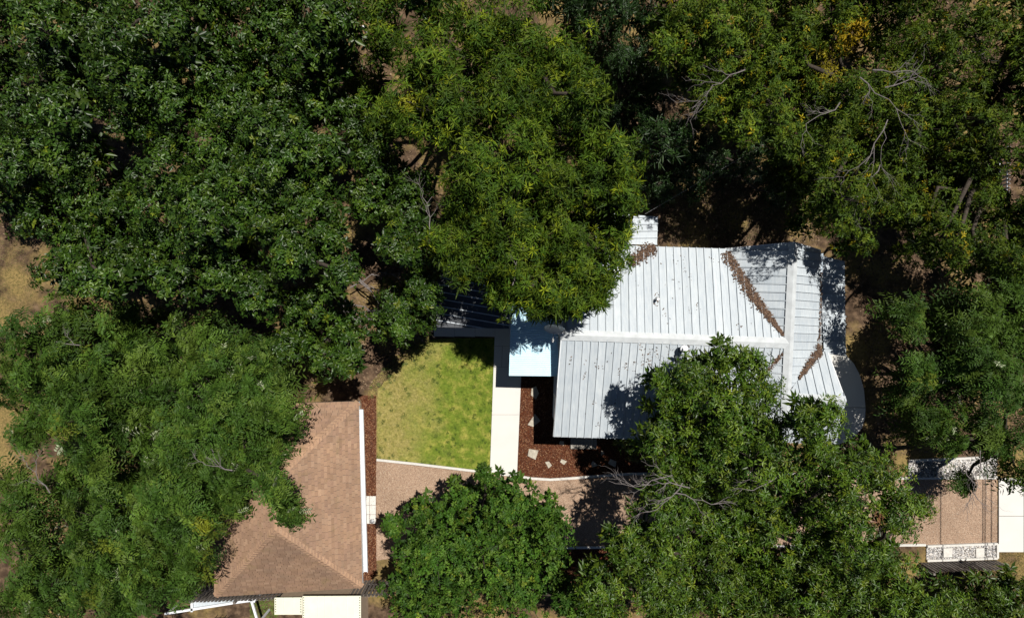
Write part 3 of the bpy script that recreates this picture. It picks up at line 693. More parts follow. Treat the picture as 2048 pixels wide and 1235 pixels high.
# ------------------------------------------------------------------ wooden picket fences
def fence(pa, pb, h, label):
    a, b = P(*pa), P(*pb); f = empty('wooden_fence', a, label, 'fence'); L = (b - a).length; t = (b - a) / L; rz = math.atan2(t.y, t.x); n = int(L / .155)
    for i in range(n):
        c = a + t * (i + .5) * L / n; hh = h + random.uniform(-.02, .02)
        MB().box((c.x, c.y, hh / 2 + .02), (.10 + random.uniform(-.006, .006), .02, hh), rz).build('picket', M['fence'], f)
    s_ = Vector((-t.y, t.x, 0)) * -.04
    for z in (.35, h - .3):
        MB().beam(a + s_ + Vector((0, 0, z)), b + s_ + Vector((0, 0, z)), .04, .09).build('rail', M['fence'], f)
    for i in range(int(L / 2.4) + 1):
        c = a + t * min(i * 2.4, L) + s_ * 2.4; MB().box((c.x, c.y, h / 2), (.09, .09, h), rz).build('post', M['fence'], f)
fence((392, 1170), (800, 1157), 1.75, 'weathered picket fence behind the shingled garage')
fence((1838, 1124), (1993, 1119), 1.1, 'weathered picket fence along the white rock strip')
def picket_white(pa, pb, label):
    a, b = P(*pa), P(*pb); f = empty('white_picket_fence', a, label, 'fence'); L = (b - a).length; t = (b - a) / L; rz = math.atan2(t.y, t.x); n = int(L / .17)
    for i in range(n):
        c = a + t * (i + .5) * L / n; q = Vector((-t.y, t.x, 0)) * .011
        pts = [c - t * .04 + q, c + t * .04 + q, c + t * .04 + q + Vector((0, 0, .9)), c + q + Vector((0, 0, .97)), c - t * .04 + q + Vector((0, 0, .9))]
        MB().prism(pts, -q * 2).build('picket', M['white_trim'], f)
    for z in (.25, .72):
        MB().beam(a + Vector((.03, 0, z)), b + Vector((.03, 0, z)), .035, .07).build('rail', M['white_trim'], f)
picket_white((1975, 540), (1972, 790), 'white picket fence showing through leaves at the right edge')
picket_white((1990, 300), (1988, 410), 'short white picket fence under the thin trees at upper right')

# ------------------------------------------------------------------ neighbour's shed and lean-to at the bottom
shed = empty('shed', P(640, 1230, 0), 'shed with flat cream sheet-metal roof south of the garage', 'shed')
def shed_roof(x0, x1, y0, y1, z):
    a = [P(x0, y0, z), P(x1, y0 - .5, z), P(x1, y1, z - .06), P(x0, y1, z - .06)]
    m = MB().prism([p - Vector((0, 0, .03)) for p in a], (0, 0, .03)); 
    rf = m.build('roof', M['cream'], shed)
    n = max(1, int((x1 - x0) / 14)); st = (x1 - x0) / n
    for i in range(n + 1):
        x = min(max(x0 + i * st, x0 + .8), x1 - .8); MB().beam(P(x, y0, z + .012), P(x, y1, z - .048), .03, .022).build('rib', M['cream'], rf)
    for xx in (x0 + 2.5, x1 - 2.5):
        for i in range(int((y1 - y0) / 5)):
            p = P(xx, y0 + 3 + i * 5, z - .06 * (3 + i * 5) / (y1 - y0)); MB().tube([p, p + Vector((0, 0, .02))], .022, 6).build('screw', M['dark'], rf)
shed_roof(605, 722, 1191, 1330, 2.1); shed_roof(549, 604, 1194, 1228, 1.95)
a, b = P(556, 1198, 2.0), P(716, 1320, 2.0); MB().poly([(a.x, a.y), (b.x, a.y), (b.x, b.y), (P(610, 0, 2).x, b.y), (P(610, 0, 2).x, P(0, 1222, 2).y), (a.x, P(0, 1222, 2).y)], 0, 1.86).build('wall', M['tan'], shed)
lt = empty('lean_to', P(440, 1212, 0), 'low grey sheet-metal lean-to with white frame behind the garage', 'lean-to')
for i in range(9):
    x0 = 384 + i * 14; MB().prism([P(x, y, 1.3 + .002 * i) for x, y in ((x0, 1218 - i * 1.9), (x0 + 14.6, 1216 - i * 1.9), (x0 + 14.6, 1199 - i * .35), (x0, 1200 - i * .35))], (0, 0, .02)).build('roof_panel', M['roof'], lt)
for a, b in (((330, 1226), (512, 1197)), ((502, 1196), (518, 1250)), ((384, 1222), (384, 1198))):
    MB().beam(P(*a, 1.4), P(*b, 1.4), .09, .08).build('frame_bar', M['white_trim'], lt)
for p in ((334, 1226), (508, 1202), (516, 1246), (386, 1204)):
    q = P(*p, 1.35); MB().box((q.x, q.y, .68), (.07, .07, 1.36)).build('post', M['white_trim'], lt)
tr = empty('wire_trellis', P(448, 1208, 0), 'dark wire trellis standing by the grey lean-to', 'trellis')
for i in range(4):
    p = P(436 + i * 9, 1228, 0); MB().tube([p, p + Vector((0, 0, 1.1))], .012, 5).build('upright', M['dark'], tr)
for z in (.4, .75, 1.08):
    MB().tube([P(436, 1228, 0) + Vector((0, 0, z)), P(463, 1228, 0) + Vector((0, 0, z))], .01, 5).build('crossbar', M['dark'], tr)
wp = MB().box((P(740, 80).x, P(740, 80).y, .7), (.09, .09, 1.4)); o = wp.build('white_post', M['white_trim']); tag(o, 'single white post among leaves at the top of the yard', 'post')

# ------------------------------------------------------------------ cables
def cable(pts, r, mat, name, label):
    q = []
    for a, b in zip(pts[:-1], pts[1:]):
        for i in range(12):
            f = i / 12; p = Vector(a).lerp(Vector(b), f); p.z -= 1.2 * f * (1 - f) * (Vector(b) - Vector(a)).length / 30; q.append(p)
    q.append(Vector(pts[-1])); o = MB().tube(q, r, 5).build(name, mat); tag(o, label, 'cable', None); return o
cable([P(1290, 428, 3.2), P(1440, 340, 4.4), P(1750, 160, 6.0)], .008, M['pale_wire'], 'service_cable', 'thin pale service cable running from the back porch up to the right')
for i, (dx, z) in enumerate(((0, 7.6), (.28, 7.6), (-1.9, 7.9), (-.25, 7.0))):
    cable([(22.75 + dx, -34, z), (22.75 + dx, 34, z)], .022, M['wire'], 'power_line', ['power line beyond the right edge of the picture, over the drive mouth', 'second power line beyond the right edge, beside the first', 'power line nearest the trees at the right', 'lowest power line beyond the right edge'][i])
for y, lab in ((-34, 'wooden utility pole far beyond the bottom of the picture'), (34, 'wooden utility pole far beyond the top of the picture')):
    up_ = empty('utility_pole', (22.4, y, 0), lab, 'utility pole')
    MB().tube([(22.4, y, 0), (22.4, y, 8.4)], [.16, .11], 10).build('pole', M['bark'], up_)
    MB().box((22.2, y, 7.78), (3.0, .1, .12)).build('crossarm', M['bark'], up_); MB().box((22.6, y, 6.95), (1.2, .1, .1)).build('crossarm', M['bark'], up_)
# ------------------------------------------------------------------ trees
def unit(a): return a / np.maximum(np.linalg.norm(a, axis=-1, keepdims=True), 1e-9)
def frame(d):
    ref = np.where(np.abs(d[:, 2:3]) > .9, np.array([[1., 0, 0]]), np.array([[0., 0, 1]]))
    a = unit(np.cross(d, ref)); return a, np.cross(d, a)
SPEC = {
 # K leaves per tip, length, width, elevation range, tip density, colours, share of yellow tips, yellow, material
 'broad': dict(K=9, L=.158, W=.076, el=(-.45, .5), dens=15, cols=[(.032, .072, .008), (.046, .094, .009), (.025, .058, .008), (.062, .108, .011)], yel=.02, yc=(.13, .17, .012), mat='leaf'),
 'narrow': dict(K=11, L=.225, W=.042, el=(-.5, .6), dens=12, cols=[(.050, .098, .008), (.072, .124, .009), (.038, .080, .008), (.096, .142, .010)], yel=.07, yc=(.20, .25, .012), mat='leaf_matte'),
 'fine': dict(K=11, L=.145, W=.046, el=(-.6, .7), dens=13, cols=[(.056, .100, .008), (.078, .124, .009), (.042, .080, .008), (.102, .140, .010)], yel=.025, yc=(.27, .22, .010), mat='leaf_matte'),
 'olive': dict(K=10, L=.172, W=.056, el=(-.35, .7), dens=14, cols=[(.052, .106, .008), (.076, .136, .010), (.038, .084, .008), (.100, .156, .013)], yel=.05, yc=(.16, .21, .015), mat='leaf'),
 'oak': dict(K=10, L=.13, W=.072, el=(-.3, .7), dens=15, cols=[(.044, .104, .011), (.060, .126, .013), (.034, .084, .010), (.082, .146, .018)], yel=.03, yc=(.15, .2, .02), mat='leaf_matte'),
 'dark': dict(K=11, L=.17, W=.036, el=(-.7, .4), dens=11, cols=[(.024, .058, .012), (.032, .070, .014), (.018, .046, .010)], yel=.0, yc=(.1, .15, .02), mat='leaf'),
 'feather': dict(K=0, L=.45, W=.052, el=(-.10, .45), dens=3.4, cols=[(.048, .098, .013), (.064, .118, .015), (.038, .082, .012), (.082, .132, .018)], yel=.012, yc=(.14, .18, .02), mat='leaf_matte'),
}
def diamonds(base, d, side, l, w, droop):
    """base,d,side (n,3); l,w,droop (n,) -> (n,4,3) folded leaf"""
    nrm = unit(np.cross(side, d)); nrm *= np.sign(nrm[:, 2:3] + 1e-9)
    V = np.empty((len(base), 4, 3), np.float32); mid = base + d * (l * .45)[:, None]
    V[:, 0] = base; V[:, 1] = mid + side * (w / 2)[:, None] + nrm * (w * .16)[:, None]
    V[:, 2] = base + d * l[:, None]; V[:, 2, 2] -= droop * l
    V[:, 3] = mid - side * (w / 2)[:, None] + nrm * (w * .16)[:, None]
    return V
def leaves(tips, dirs, tone, sp, nb=0):
    """all the leaf faces of a crown"""
    n = len(tips); a, b = frame(dirs); Vs, Cs = [], []
    big = np.ones(n); big[n - nb:] = 2.1 if sp['K'] else 1.5
    cols = np.array(sp['cols']); base_c = cols[rng.integers(0, len(cols), n)]
    yel = (rng.random(n) < sp['yel'])[:, None]; base_c = np.where(yel, np.array(sp['yc']) * rng.uniform(.7, 1.1, (n, 1)), base_c) * tone[:, None]
    def push(V, c): Vs.append(V); Cs.append(np.repeat(c[:, None], 4, 1))
    if sp['K']:
        for k in range(sp['K']):
            ph = k * 2.4 + rng.uniform(-.5, .5, n); el = rng.uniform(*sp['el'], n)
            rad = np.cos(ph)[:, None] * a + np.sin(ph)[:, None] * b
            d = unit(np.cos(el)[:, None] * rad + np.sin(el)[:, None] * dirs)
            base = tips - dirs * rng.uniform(0, .16, n)[:, None] + rad * .015
            side = unit(np.cross(d, dirs) + rng.normal(0, .35, (n, 3)))
            l = big * sp['L'] * rng.uniform(.65, 1.2, n); w = big * sp['W'] * rng.uniform(.75, 1.15, n)
            push(diamonds(base, d, side, l, w, rng.uniform(.05, .4, n)), base_c * rng.uniform(.75, 1.25, (n, 1)))
    else:
        for k in range(9):                                # pinnate fronds
            ph = k * .7 + rng.uniform(-.35, .35, n); el = rng.uniform(*sp['el'], n) + (.5 if k > 5 else 0)
            rad = np.cos(ph)[:, None] * a + np.sin(ph)[:, None] * b
            d = unit(np.cos(el)[:, None] * rad + np.sin(el)[:, None] * dirs); fl = big * sp['L'] * rng.uniform(.75, 1.25, n)
            side = unit(np.cross(d, dirs)); fc = base_c * rng.uniform(.8, 1.2, (n, 1)); dr = rng.uniform(.3, .75, n)
            pale = rng.random(n) < .006; fc = np.where(pale[:, None], np.array([[.34, .38, .24]]), fc)
            for j in range(6):
                f = .2 + .155 * j; pos = tips + d * (fl * f)[:, None]; pos[:, 2] -= dr * fl * f * f
                for sg in (-1, 1):
                    ld = unit(side * sg * .9 + d * .45 + np.array([0, 0, -.22]) + rng.normal(0, .14, (n, 3)))
                    ls = unit(d + rng.normal(0, .2, (n, 3)) - 0)
                    push(diamonds(pos, ld, ls, fl * .36 * rng.uniform(.8, 1.15, n), big * sp['W'] * rng.uniform(.8, 1.2, n), np.full(n, .1)), fc * rng.uniform(.85, 1.15, (n, 1)))
    V = np.concatenate(Vs).reshape(-1, 3); C = np.concatenate(Cs).reshape(-1, 3); m = len(V) // 4
    i = np.arange(m)[:, None, None] * 4; Fc = (i + np.array([(0, 1, 2), (0, 2, 3)])).reshape(-1, 3)
    return V, Fc, np.concatenate([np.clip(C, 0, 1), np.ones((len(C), 1))], 1)
def curve_pts(a, b, n, sag, wob):
    a = Vector(a); b = Vector(b); L = (b - a).length; r = []
    for i in range(n + 1):
        f = i / n; p = a.lerp(b, f); p.z += sag * L * math.sin(math.pi * f)
        if 0 < i < n: p += Vector((random.gauss(0, wob), random.gauss(0, wob), random.gauss(0, wob))) * L
        r.append(p)
    return r
TOT = [0]
def tree(name, kind, label, base, lobes, ztop=8.0, dens=1.0, puff=1.0, group=None, bare=(), yellow=(), tone=1.0):
    """lobes: (px, py, radius px[, top height]) of each rounded part of the crown as seen from above"""
    sp = SPEC[kind]; bp = P(*base); t = empty(name, bp, label, 'tree', group)
    L = []
    for lb in lobes:
        zt = (lb[3] if len(lb) > 3 else ztop) + (random.uniform(-2.4, .8) if kind == 'feather' else random.uniform(-1.5, 1.0))
        r = lb[2] * (HC - zt + .6) / FP; zc = zt - .85 * r; r *= .89
        L.append((P(lb[0], lb[1], zc), r))
    tips, dirs, tones, anch = [], [], [], []
    for c, r in L:
        c_ = np.array(c); npf = max(6, int((20 if kind == 'feather' else 14.5) * (r / 1.5) ** 2 * dens * puff + random.random()))
        for k in range(npf):
            u = (k + .5) / npf; zz = 1 - 1.12 * u; ph = k * 2.39996 + random.uniform(-.45, .45)
            zz = min(1, max(-.25, zz + random.uniform(-.12, .12))); q = math.sqrt(max(0, 1 - zz * zz))
            nv = np.array([q * math.cos(ph), q * math.sin(ph), zz]); rr = r * (random.uniform(.70, 1.16) if k % 4 else random.uniform(.4, .6))
            rp = random.uniform(.38, .66) * min(1.15, .55 + .3 * r) * (1.05 if kind == 'feather' else 1)
            pc = c_ + nv * np.array([rr - rp * .5, rr - rp * .5, (rr - rp * .4) * 1.1])
            anch.append((pc, c_))
            m = max(4, int(sp['dens'] * 2 * math.pi * rp * rp * .95))
            if kind == 'feather': m = 2; rp *= .35
            w = rng.uniform(-.12, 1, m); pp = rng.uniform(0, 6.283, m); s = np.sqrt(np.maximum(0, 1 - w * w))
            dv = np.stack([s * np.cos(pp), s * np.sin(pp), w], 1); rad = rp * rng.uniform(.78, 1.08, (m, 1))
            tips.append(pc + dv * rad * np.array([1, 1, .72])); dirs.append(unit(dv * (.6 if kind == 'feather' else 1) + nv * .5 + np.array([0, 0, .6 if kind == 'feather' else .25]) + rng.normal(0, .12 if kind == 'feather' else .25, (m, 3))))
            tones.append(np.full(m, random.uniform(.72, 1.28)) * rng.uniform(.9, 1.1, m))
    big = []
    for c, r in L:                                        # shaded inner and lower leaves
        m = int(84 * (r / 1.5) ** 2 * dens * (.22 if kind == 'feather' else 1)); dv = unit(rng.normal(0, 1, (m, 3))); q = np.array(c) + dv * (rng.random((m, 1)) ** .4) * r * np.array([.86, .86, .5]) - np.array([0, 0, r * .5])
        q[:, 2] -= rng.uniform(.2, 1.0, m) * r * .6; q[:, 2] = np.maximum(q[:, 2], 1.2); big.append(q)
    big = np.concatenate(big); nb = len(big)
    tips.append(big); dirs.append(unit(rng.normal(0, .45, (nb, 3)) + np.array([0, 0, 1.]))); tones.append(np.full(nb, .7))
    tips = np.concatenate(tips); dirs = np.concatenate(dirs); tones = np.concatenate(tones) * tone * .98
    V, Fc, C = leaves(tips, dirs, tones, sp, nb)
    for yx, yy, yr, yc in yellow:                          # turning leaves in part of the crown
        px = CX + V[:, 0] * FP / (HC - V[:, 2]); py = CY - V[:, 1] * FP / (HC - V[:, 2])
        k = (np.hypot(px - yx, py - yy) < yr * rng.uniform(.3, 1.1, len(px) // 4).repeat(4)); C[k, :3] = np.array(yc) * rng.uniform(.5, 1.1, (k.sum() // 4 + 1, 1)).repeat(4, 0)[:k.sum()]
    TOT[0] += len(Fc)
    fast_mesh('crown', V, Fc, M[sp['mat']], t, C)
    # trunk, limbs and twigs
    ctr = sum((c for c, r in L), Vector()) / len(L); zf = min(c.z for c, r in L) * .55
    fork = bp.lerp(Vector((ctr.x, ctr.y, 0)), .3); fork.z = max(1.6, zf); H = ctr.z; r0 = .10 + .018 * H + .004 * len(L)
    tk = MB(); tk.tube(curve_pts(bp - Vector((0, 0, .1)), fork, 4, 0, .02), [r0 * 1.35, r0 * 1.08, r0, r0 * .92, r0 * .85], 9)
    hub = {}
    for c, r in L:
        e = c - Vector((0, 0, r * .5)); tk.tube(curve_pts(fork, e, 5, .02, .03), [r0 * .62, r0 * .5, r0 * .4, r0 * .32, r0 * .24, r0 * .15], 6); hub[tuple(np.array(c))] = e
    for pc, c_ in anch:
        tk.tube(curve_pts(hub[tuple(c_)] - Vector((0, 0, .1)), Vector(pc), 2, .04, .05), [.032, .022, .008], 3, False)
    tk.build('trunk', M['bark'], t, smooth=True)
    for (x, y, z, ang, ln) in bare:
        bm = MB(); branch_fan(bm, P(x, y, z), ang, ln); bm.build('bare_branch', M['dead_wood'], t)
    return t
def branch_fan(bm, p, ang, ln, depth=3, r=.022, el=.12):
    """leafless branching limb"""
    d = Vector((math.cos(ang) * math.cos(el), math.sin(ang) * math.cos(el), math.sin(el))); e = p + d * ln
    pts = curve_pts(p, e, 4, random.uniform(-.04, .06), .04); bm.tube(pts, [r, r * .85, r * .7, r * .55, r * .4], 5, False)
    if depth == 0: return
    for k in range(3 if depth > 1 else 2):
        q = pts[random.choice((1, 2, 3, 4))]; branch_fan(bm, q, ang + random.choice((-1, 1)) * random.uniform(.25, .8), ln * random.uniform(.4, .72), depth - 1, r * .55, random.uniform(-.15, .3))
GB = 'dark broadleaf trees left of the carport'
tree('broadleaf_tree', 'broad', 'dark green broadleaf tree in the top left corner', (140, 180), [(70, 55, 85), (190, 40, 100), (320, 50, 105), (130, 140, 85), (245, 130, 100), (40, 200, 70), (110, 215, 60)], 9.5, group=GB, tone=.95)
tree('broadleaf_tree', 'broad', 'dark green broadleaf tree at the top, second from the left corner', (480, 190), [(430, 110, 105), (350, 200, 80), (530, 50, 105), (615, 100, 85), (560, 190, 95), (460, 215, 90), (640, 30, 60), (410, 20, 60), (640, 190, 60), (250, 230, 60), (660, 110, 60), (330, 290, 55), (680, 40, 50)], 9.0, group=GB)
tree('broadleaf_tree', 'broad', 'dark green broadleaf tree at the left edge above the dry grass', (150, 440), [(50, 320, 85), (130, 300, 75), (190, 390, 95), (55, 420, 75), (150, 470, 95), (245, 520, 80), (110, 540, 55), (200, 560, 60), (-30, 370, 60)], 8.2, group=GB)
tree('broadleaf_tree', 'broad', 'biggest dark broadleaf tree in the middle of the left half', (460, 440), [(330, 380, 85), (440, 330, 100), (420, 430, 105), (555, 310, 105), (520, 410, 95), (620, 400, 80), (330, 480, 85), (440, 530, 95), (580, 500, 85), (650, 470, 60), (640, 300, 60), (500, 590, 60), (340, 560, 60), (680, 540, 40)], 9.2, group=GB)
tree('broadleaf_tree', 'broad', 'smaller broadleaf tree between the big dark tree and the narrow-leaved tree', (780, 430), [(770, 350, 85), (810, 430, 70), (730, 400, 55), (830, 370, 50), (790, 500, 55), (700, 240, 55, 6), (740, 300, 50)], 7.0, group=GB, bare=[(860, 470, 7, 1.5, 1.3)])
tree('broadleaf_tree', 'broad', 'rounded broadleaf tree just above the shingled roof', (650, 690), [(640, 610, 65), (600, 670, 65), (690, 665, 55), (645, 715, 55), (690, 725, 40), (590, 610, 45), (570, 700, 40)], 6.2, group=GB, tone=1.05)
tree('broadleaf_tree', 'broad', 'small broadleaf tree at the left end of the carport', (815, 590), [(800, 615, 65), (840, 560, 50), (770, 645, 42), (845, 640, 36), (800, 665, 30), (850, 600, 40), (830, 510, 40)], 5.4, group=GB, tone=1.05)
GF = 'feathery-leaved trees at lower left'
tree('feathery_tree', 'feather', 'grey-green feathery tree at the left edge beside the dry grass', (150, 790), [(55, 690, 75), (150, 650, 80), (250, 660, 75), (110, 750, 85), (220, 760, 80), (320, 740, 75), (30, 770, 60), (170, 850, 70), (260, 850, 60), (90, 840, 52), (50, 870, 45), (190, 920, 50)], 7.6, group=GF, bare=[(160, 690, 6.5, 3.0, 1.0)])
tree('feathery_tree', 'feather', 'feathery tree leaning over the shingled garage roof', (425, 905), [(400, 690, 70), (480, 750, 85), (410, 800, 85), (530, 785, 62), (480, 860, 80), (560, 825, 42), (545, 905, 42), (545, 972, 34), (400, 910, 85), (320, 850, 70), (574, 1016, 34, 7.2), (465, 950, 66), (510, 720, 55)], 7.8, group=GF, tone=1.06, bare=[(465, 940, 7.4, 2.9, .9)], yellow=[(410, 1055, 26, (.22, .25, .02))])
tree('feathery_tree', 'feather', 'large feathery tree between the garage and the left corner', (330, 1060), [(260, 970, 85), (350, 1000, 80), (200, 1050, 80), (300, 1080, 90), (400, 1040, 62), (380, 1105, 48), (150, 970, 60), (330, 940, 60), (210, 1140, 80), (310, 1160, 75), (455, 1000, 46), (360, 1165, 34)], 7.4, group=GF, bare=[(100, 985, 6, 2.2, 1.2)], yellow=[(405, 1050, 24, (.22, .25, .02))])
tree('feathery_tree', 'feather', 'feathery tree filling the bottom left corner', (80, 1110), [(50, 1050, 80), (80, 1140, 76), (20, 965, 46), (150, 1195, 75), (30, 1210, 65), (250, 1230, 55)], 6.8, group=GF, tone=.9)
tree('narrow_leaf_tree', 'narrow', 'tall narrow-leaved tree with yellow tips at the top centre', (950, 180), [(755, 55, 75), (720, 160, 55, 7), (850, 110, 90), (955, 50, 100), (1050, 80, 95), (1130, 110, 80), (890, 215, 90), (1000, 190, 100), (1110, 210, 100), (1180, 270, 70), (810, 220, 60), (1180, 180, 50), (760, 230, 50, 6.5), (870, 20, 55, 7)], 9.6, group='narrow-leaved trees above the house', dens=.95, bare=[(800, 190, 8.6, 5.6, .9)], yellow=[(815, 205, 28, (.26, .27, .012)), (1000, 330, 30, (.26, .27, .012))])
tree('narrow_leaf_tree', 'narrow', 'narrow-leaved tree overhanging the metal roof and the carport', (1000, 455), [(950, 330, 85), (1070, 320, 95), (1190, 360, 75), (920, 430, 60), (1000, 420, 100), (1120, 420, 100), (1215, 430, 68), (930, 520, 70), (1035, 530, 95), (1150, 520, 90), (1225, 505, 52), (1000, 595, 45, 7), (1105, 590, 45, 7.4), (1180, 570, 48, 7.6), (880, 480, 45, 7), (1235, 300, 55), (1060, 600, 38, 7), (1235, 460, 48, 7.6), (1250, 405, 46, 7.8), (1245, 350, 50), (1205, 560, 40, 7.4), (1150, 600, 36, 7), (1130, 612, 32, 6.2), (1190, 596, 36, 6.6), (1170, 572, 32, 6.2), (1075, 614, 30, 6.5), (1105, 622, 26, 6.5)], 8.9, group='narrow-leaved trees above the house', bare=[(1025, 570, 8, 1.4, .9)])
tree('dark_tree', 'dark', 'dark bluish-green tree in the gap at the top centre', (1270, 190), [(1220, 40, 60), (1250, 110, 45), (1290, 30, 50), (1290, 230, 65), (1340, 270, 60), (1310, 170, 50), (1370, 330, 45, 5), (1160, 40, 50, 5.2), (1185, 100, 50, 5.2), (1150, -10, 50, 6)], 6.6, dens=1.0)
tree('fine_leaf_tree', 'fine', 'bright yellow-green fine-leaved tree at the top right of centre', (1470, 160), [(1375, 55, 75), (1450, 90, 90), (1500, 40, 75), (1390, 130, 60), (1470, 190, 80), (1420, 200, 50), (1530, 160, 75), (1555, 235, 65), (1490, 250, 45), (1430, 20, 70), (1330, 90, 40), (1350, 20, 60), (1560, 100, 60), (1580, 290, 50, 7)], 9.0, group='fine-leaved trees at upper right', bare=[(1440, 165, 8.2, 3.9, 1.3), (1490, 140, 8.6, 3.6, 1.2)], tone=1.1)
tree('fine_leaf_tree', 'fine', 'thin fine-leaved tree with yellow patch and bare grey branches', (1700, 270), [(1620, 130, 80), (1680, 50, 80), (1770, 50, 80), (1640, 210, 70), (1710, 190, 80), (1800, 170, 70), (1660, 290, 80), (1750, 290, 90), (1830, 250, 70), (1700, 390, 80), (1790, 390, 75), (1630, 430, 50, 7), (1720, 470, 50, 7), (1600, 60, 50)], 8.4, dens=1.2, group='fine-leaved trees at upper right', bare=[(1720, 155, 8.6, 5.5, 1.5), (1770, 175, 8.6, .3, 1.0), (1775, 240, 8.3, 4.2, 1.7), (1680, 205, 8.0, 3.7, 1.4), (1760, 330, 7.6, 4.1, 1.3), (1745, 140, 8.8, 6.2, 1.2)], yellow=[(1700, 80, 38, (.40, .28, .012)), (1660, 130, 45, (.26, .22, .012)), (1720, 55, 25, (.45, .30, .012))])
tree('fine_leaf_tree', 'fine', 'sparse dark fine-leaved tree in the top right corner', (1950, 230), [(1890, 110, 85), (1970, 50, 85), (2030, 160, 85), (1920, 220, 80), (2000, 290, 80), (1890, 340, 75), (1960, 410, 75), (2040, 430, 65), (1870, 440, 60), (2080, 60, 70), (1840, 500, 40), (1970, 500, 62, 8.4), (2035, 520, 55, 8.4), (1900, 470, 55, 8.2), (1908, 508, 42, 8.4)], 7.4, dens=1.05, tone=.85, group='fine-leaved trees at upper right', bare=[(1900, 130, 7, .6, 1.0)])
tree('feathery_tree', 'feather', 'loose feathery tree at the right edge over the white pickets', (1935, 760), [(1815, 640, 42), (1890, 650, 60), (1970, 620, 70), (2030, 690, 65), (1840, 745, 45), (1920, 740, 65), (2000, 770, 65), (1815, 800, 48), (1880, 840, 58), (2060, 590, 60), (2030, 560, 50), (1965, 735, 60, 6.6), (1950, 665, 56, 6.8)], 6.6, dens=.74, group='feathery trees at the right edge', tone=.95)
tree('feathery_tree', 'feather', 'loose feathery tree beside the rock strip at the right', (1990, 880), [(1960, 840, 58), (2030, 870, 62), (1985, 895, 40), (1860, 850, 40), (2060, 800, 50), (2055, 950, 42), (1925, 965, 20, 4.2), (1900, 880, 34)], 5.8, dens=.6, group='feathery trees at the right edge', tone=.9, bare=[(1960, 900, 5, 4.5, 1.6), (1930, 930, 5, 5, 1.3)])
tree('olive_leaf_tree', 'olive', 'bright green tree spreading over the metal roof and its ridge', (1405, 905), [(1450, 712, 44), (1400, 760, 70), (1500, 735, 50), (1530, 790, 40), (1350, 815, 75), (1450, 820, 95), (1320, 890, 62), (1530, 860, 70), (1420, 920, 100), (1520, 940, 95), (1620, 840, 58), (1665, 830, 36), (1640, 915, 72), (1340, 965, 70), (1265, 885, 36, 4), (1322, 758, 34)], 8.2, group='bright green trees along the driveway', bare=[(1345, 950, 8.2, 3.4, 1.3), (1365, 965, 8.2, 3.9, 1.2), (1320, 965, 7.6, 3.2, .9), (1380, 975, 8.3, 2.9, 1.3), (1350, 985, 8.0, 6.0, 1.2), (1560, 950, 8.6, 3.6, 1.0)])
tree('olive_leaf_tree', 'olive', 'wide bright green tree over the driveway, right of centre', (1500, 1100), [(1330, 1050, 80), (1430, 1040, 95), (1530, 1050, 95), (1620, 1020, 85), (1700, 960, 72), (1745, 920, 50), (1250, 1100, 60), (1300, 1150, 95), (1420, 1160, 100), (1550, 1160, 105), (1200, 1180, 55), (1350, 1225, 80), (1480, 1230, 80), (1210, 1230, 60), (1185, 1150, 36), (1160, 1220, 40)], 7.6, group='bright green trees along the driveway', tone=.95, bare=[(1250, 1165, 7, .2, .8)])
tree('olive_leaf_tree', 'olive', 'bright green tree at the bottom beside the wooden fence', (1720, 1110), [(1700, 1060, 85), (1790, 1040, 55), (1780, 970, 52), (1840, 1010, 36, 5), (1680, 1150, 100), (1775, 1130, 70), (1620, 1220, 80), (1780, 1210, 80), (1840, 1215, 50), (1720, 1240, 70)], 7.2, group='bright green trees along the driveway', yellow=[(1755, 1040, 18, (.22, .10, .05))])
tree('olive_leaf_tree', 'olive', 'low green tree in the bottom right corner', (1960, 1190), [(1905, 1205, 50), (1985, 1195, 55), (2045, 1175, 45), (1950, 1235, 60), (2030, 1235, 60)], 4.4, dens=.9, group='bright green trees along the driveway', tone=.85)
tree('oak_tree', 'oak', 'round small-leaved tree at the bottom centre beside the garage', (950, 1110), [(950, 1080, 90), (850, 1040, 60), (1030, 1005, 60), (985, 975, 40), (880, 1110, 95), (1050, 1085, 85), (1105, 1065, 48), (820, 1115, 52), (900, 1190, 95), (1030, 1180, 100), (1110, 1140, 45), (968, 945, 20), (800, 1180, 45), (785, 1050, 24), (1140, 1205, 50), (1000, 1020, 50), (920, 1000, 50), (1090, 1010, 30), (830, 1235, 60)], 6.2)
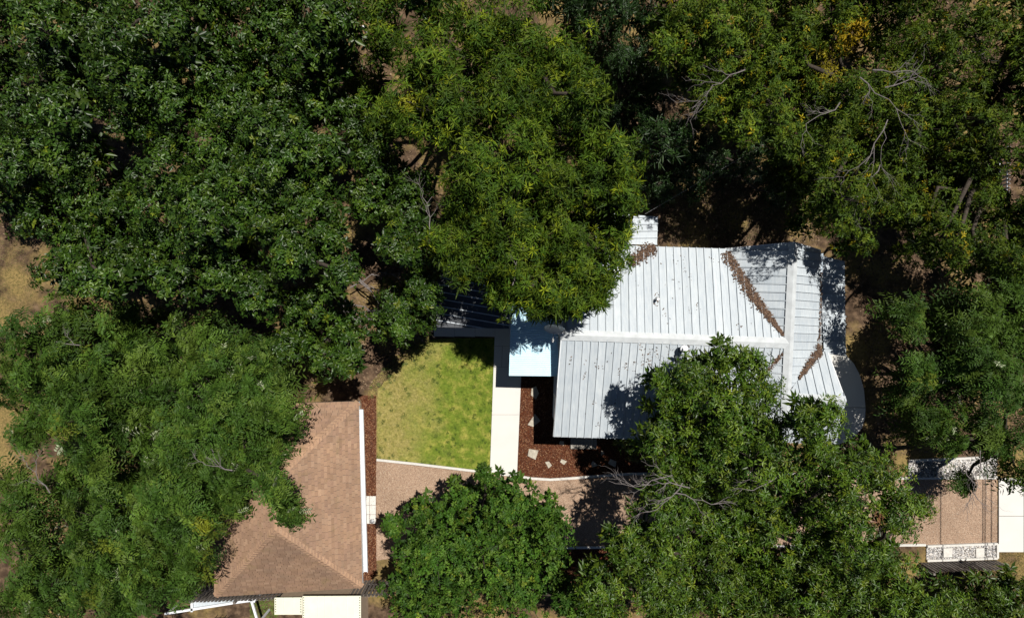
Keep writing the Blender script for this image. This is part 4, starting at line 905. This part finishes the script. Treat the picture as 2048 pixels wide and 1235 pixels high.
for nm, kd, lab, bs, lbs, zt in (
    ('dark_tree', 'dark', 'dark tree whose lower crown edges the top of the picture', (1220, -60), [(1180, -70, 90), (1290, -60, 90), (1230, -10, 60), (1110, -50, 80)], 8),
    ('fine_leaf_tree', 'fine', 'fine-leaved tree just beyond the top edge, right of centre', (1480, -90), [(1400, -80, 100), (1520, -70, 100), (1620, -60, 95), (1460, -170, 100)], 9),
    ('fine_leaf_tree', 'fine', 'fine-leaved tree just beyond the top right edge', (1800, -100), [(1720, -60, 100), (1830, -60, 100), (1930, -70, 100), (1780, -160, 110), (1890, -170, 110)], 9),
    ('fine_leaf_tree', 'fine', 'fine-leaved tree beyond the top right corner', (2060, 60), [(2110, -40, 110), (2140, 90, 100), (2130, 200, 100), (2220, 30, 120), (2150, 310, 90), (2145, 400, 80), (2240, 180, 110)], 8.4),
    ('feathery_tree', 'feather', 'feathery tree beyond the right edge of the picture', (2080, 560), [(2120, 460, 90), (2130, 580, 90), (2150, 700, 90), (2230, 560, 100)], 7.4),
    ('broadleaf_tree', 'broad', 'broadleaf tree beyond the top left corner', (40, -40), [(-60, -40, 110), (60, -70, 110), (-90, 90, 110), (180, -80, 100), (-20, 110, 60), (300, -70, 90)], 8.6),
    ('broadleaf_tree', 'broad', 'broadleaf tree beyond the left edge above the dry grass', (-60, 240), [(-70, 200, 90), (-80, 310, 90), (-20, 270, 50)], 8),
    ('broadleaf_tree', 'broad', 'broadleaf tree just beyond the top edge, left of centre', (600, -60), [(620, -70, 100), (520, -60, 100), (720, -50, 90), (400, -70, 100), (820, -60, 90)], 9.2)):
    tree(nm, kd, lab, bs, lbs, zt, tone=.9)
tree('fine_leaf_tree', 'fine', 'low fine-leaved tree in the shade behind the bare branches', (1820, 330), [(1810, 310, 60), (1870, 270, 60), (1760, 360, 55), (1900, 400, 60), (1830, 420, 55), (1950, 350, 55), (1940, 480, 50), (1990, 520, 50)], 5.2, tone=.8)
tree('fine_leaf_tree', 'fine', 'low fine-leaved tree under the yellow patch', (1600, 300), [(1580, 330, 50), (1620, 370, 50), (1560, 130, 60), (1640, 330, 40), (1590, 20, 60), (1850, 60, 60), (1840, 130, 60)], 5.6, tone=.85)
tree('dark_tree', 'dark', 'dim tree filling the shade between the fine-leaved tree and the roof', (1330, 330), [(1320, 380, 40, 3.6), (1265, 330, 60), (1420, 300, 45), (1240, 200, 60), (1220, 120, 60), (1300, 110, 60), (1380, 250, 50), (1450, 330, 50, 4.6), (1510, 320, 50, 5), (1390, 370, 36, 4), (1560, 380, 46, 4.5)], 5.0, dens=1.0)
# dead limbs lying in a tangle left of the carport
db = empty('dead_branch', P(735, 600, 0), 'tangle of grey dead branches left of the carport', 'dead branch')
for (x, y, z, ang, ln) in ((705, 545, 1.4, -.85, 2.2), (715, 555, 1.3, -.7, 2.0), (735, 575, 1.2, -.5, 1.5), (690, 600, 1.0, -.4, 1.8), (700, 625, .8, .1, 1.6), (700, 575, .9, .5, 1.4)):
    bm = MB(); branch_fan(bm, P(x, y, z), ang, ln, 3, .036, -.1); bm.build('limb', M['dead_wood'], db)
for r in (1.0, 1.12):
    c = P(728, 592, .3); bm = MB(); bm.tube([c + Vector((math.cos(a) * r, math.sin(a) * r * .95, .15 + .12 * math.sin(3 * a))) for a in np.linspace(1.8, 5.6, 14)], [.035] * 10 + [.035, .03, .025, .02], 5); bm.build('limb', M['dead_wood'], db)
print('LEAF TRIANGLES', TOT[0])
